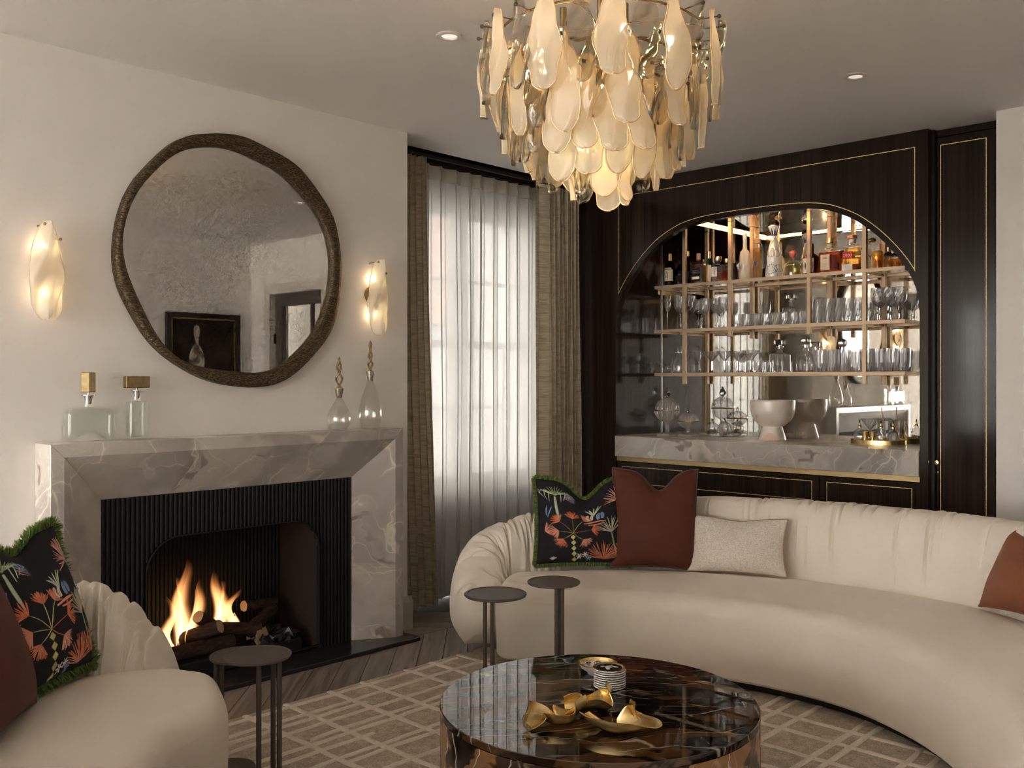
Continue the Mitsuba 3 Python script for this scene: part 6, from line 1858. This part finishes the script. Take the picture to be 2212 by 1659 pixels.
def leaf(w, h, seed, th=0.007, nu=11, nv=26):
    """A poured glass leaf hanging below its pin hole, in the xz plane, front towards -y: (closed mesh, middle sheet, rim)."""
    v = np.concatenate([np.linspace(0, 0.86, nv - 8), 0.86 + 0.14 * np.sin(np.linspace(0.15, 1, 8) * PI / 2)])
    u = np.sin(np.linspace(-1, 1, nu) * PI / 2)
    prof = np.interp(v, [0, 0.03, 0.10, 0.25, 0.42, 0.58, 0.72, 0.84], [0.14, 0.27, 0.42, 0.70, 0.95, 1.0, 0.93, 0.80])
    prof = np.where(v > 0.84, 0.80 * np.sqrt(np.clip(1 - ((v - 0.84) / 0.161) ** 2, 0, 1)), prof)
    prof = prof * (1 + 0.06 * np.sin(v * 11 + seed) * (v < 0.9))
    F, B = [], []
    for k, b in enumerate(v):
        cx = 0.005 * math.sin(b * 6 + seed)
        e = np.sqrt(np.clip(1 - u ** 2, 0.0, 1))
        x = cx + u * w / 2 * prof[k] + 0.0025 * np.sin(b * 17 + seed * 3 + np.sign(u) * 2) * np.abs(u)
        y0 = -0.012 * (1 - u ** 2) - 0.006 * math.sin(b * 7 + seed) - 0.004 * np.sin(u * 4 + b * 9 + seed)
        t = th / 2 * (0.35 + 0.65 * e) * (1 + 0.25 * np.sin(b * 23 + seed + u * 5))
        t[[0, -1]] *= 0.4
        z = 0.02 - b * h
        F.append(np.column_stack([x, y0 - t, np.full(nu, z)]))
        B.append(np.column_stack([x, y0 + t, np.full(nu, z)]))
    F, B = np.array(F), np.array(B)
    P = np.concatenate([F, B[:, ::-1]], axis=1)
    P = np.concatenate([P[:1] * 0 + P[:1].mean(1, keepdims=True), P, P[-1:] * 0 + P[-1:].mean(1, keepdims=True)], axis=0)
    C = (F + B) / 2
    rim = np.concatenate([C[:, 0], C[-1, 1:-1], C[::-1, -1], C[0, ::-1][1:-1]])
    rim = rim[np.r_[True, np.linalg.norm(np.diff(rim, axis=0), axis=1) > 1e-5]]
    return grid(P, wrap_v=True), grid(C), tube(rim, 0.0024, 6, closed=True)


LEAF = {}
for k in range(4):
    _, sh, rm = leaf(0.108, 0.285, 3.1 * k + 1, 0.006)
    LEAF['frost', k] = shape(sh, 'm_leaf_frost', smooth=True)
    LEAF['rim', k] = shape(rm, 'm_leaf_rim', smooth=True)
    LEAF['clear', k] = shape(leaf(0.094, 0.275, 2.3 * k + 2, 0.009)[0], 'm_leaf_clear', smooth=True)
PIN = shape(cat(rod([0, 0.045, 0.0], [0, -0.016, 0.0], 0.0018, 6), ball([0, -0.018, 0], 0.0062, 4)), 'm_bronze_table', smooth=40)
lr = random.Random(17)
part(ch, 'canopy', moved(lathe([(0.0, CEIL), (0.10, CEIL), (0.10, CEIL - 0.02), (0.03, CEIL - 0.035), (0.0, CEIL - 0.035)], 40), (HX, HY, 0)), 'm_brass_old', smooth=40)
part(ch, 'stem', rod([HX, HY, CEIL - 0.03], [HX, HY, 2.10], 0.009, 12), 'm_brass_old', smooth=40)
for ti, (R, z, n, sc, off) in enumerate(((0.362, 2.452, 24, 0.93, 0.0), (0.312, 2.360, 22, 0.97, 0.5), (0.252, 2.295, 19, 0.96, 0.2), (0.180, 2.245, 13, 0.96, 0.45), (0.090, 2.190, 7, 0.95, 0.1))):
    a = np.arange(72) * 2 * PI / 72
    rr = R - 0.045
    part(ch, 'hoop', tube(np.column_stack([HX + rr * np.cos(a), HY + rr * np.sin(a), np.full(72, z)]), 0.004, 6, closed=True), 'm_brass_old', smooth=40)
    for k in range(4):
        w = k * PI / 2 + 0.4 + ti * 0.3
        c, s = math.cos(w), math.sin(w)
        part(ch, 'arm', tube(spline([(HX, HY, z + 0.03), (HX + rr * 0.5 * c, HY + rr * 0.5 * s, z + 0.035), (HX + rr * c, HY + rr * s, z)], 10), 0.003, 6), 'm_brass_old', smooth=40)
    a0 = YAW + PI + off * 2 * PI / n           # one petal of the first tier faces the room's near side
    for k in range(n):
        w = a0 + k * 2 * PI / n + lr.uniform(-0.02, 0.02)
        c, s = math.cos(w), math.sin(w)
        frost = (k % 2 == 0) if ti < 2 else (lr.random() < 0.66)
        M = T().translate([HX + R * c, HY + R * s, z + lr.uniform(-0.006, 0.006)]).rotate([0, 0, 1], math.degrees(w) + 90 + lr.uniform(-7, 7)).rotate([1, 0, 0], lr.uniform(-2, 3))
        v, pl = lr.randrange(4), M @ T().scale([sc * lr.uniform(0.94, 1.06), 1.0, sc * lr.uniform(0.95, 1.05)])
        q = part(ch, 'glass_petal', LEAF['frost' if frost else 'clear', v], place=pl, label='frosted glass petal' if frost else 'clear glass petal')
        if frost:
            part(q, 'rim', LEAF['rim', v], place=pl)
        part(ch, 'pin', PIN, place=M)
bulb = trimesh.creation.icosphere(subdivisions=2, radius=0.0115)
bulb.vertices[:, 2] *= 1.9
for k in range(8):
    w = YAW + PI + 0.22 + k * PI / 4
    p = (HX + 0.235 * math.cos(w), HY + 0.235 * math.sin(w), 2.395)
    part(ch, 'socket', rod([p[0], p[1], 2.41], [p[0], p[1], 2.47], 0.010, 10), 'm_brass_old', smooth=40)
    part(ch, 'bulb', moved(bulb, p), 'm_ceramic', smooth=True, emitter=lamp(62, 39, 19))
for k in range(4):
    w = YAW + PI + 0.1 + k * PI / 2
    p = (HX + 0.06 * math.cos(w), HY + 0.06 * math.sin(w), 2.12)
    part(ch, 'socket', rod([p[0], p[1], 2.135], [p[0], p[1], 2.19], 0.010, 10), 'm_brass_old', smooth=40)
    part(ch, 'bulb', moved(bulb, p), 'm_ceramic', smooth=True, emitter=lamp(62, 39, 19))

# ---------------------------------------------------------------- framed painting on the wall behind (seen in the round mirror)
t = thing('painting', 'dark framed painting of a pale carved figure, seen only in the round mirror', 'painting')
PX0, PX1, PZ0, PZ1 = 4.30, 5.08, 1.08, 2.04
fo = sbox(PX0, PZ0, PX1, PZ1)
YP = YB + 0.002


def on_back(poly, y, th):
    return moved(extrude(poly, th), (0, y, 0), M=XZ)


part(t, 'frame', on_back(fo.difference(fo.buffer(-0.045, join_style=2)), YP, 0.045), 'm_wood_edge')
part(t, 'gilt_slip', on_back(fo.buffer(-0.045, join_style=2).difference(fo.buffer(-0.062, join_style=2)), YP, 0.030), 'm_brass_old')
part(t, 'canvas', on_back(fo.buffer(-0.06, join_style=2), YP, 0.015), 'm_canvas_dark')
cx, cz = 4.62, 1.86
part(t, 'painted_figure', on_back(shapely.union_all([shapely.affinity.scale(disc(0.05, 24, (cx, cz)), 0.72, 1.25), sbox(cx - 0.02, cz - 0.13, cx + 0.02, cz - 0.03), shapely.affinity.scale(disc(0.11, 24, (cx, cz - 0.30)), 0.75, 1.6)]), YP + 0.015, 0.0015), 'm_figure')
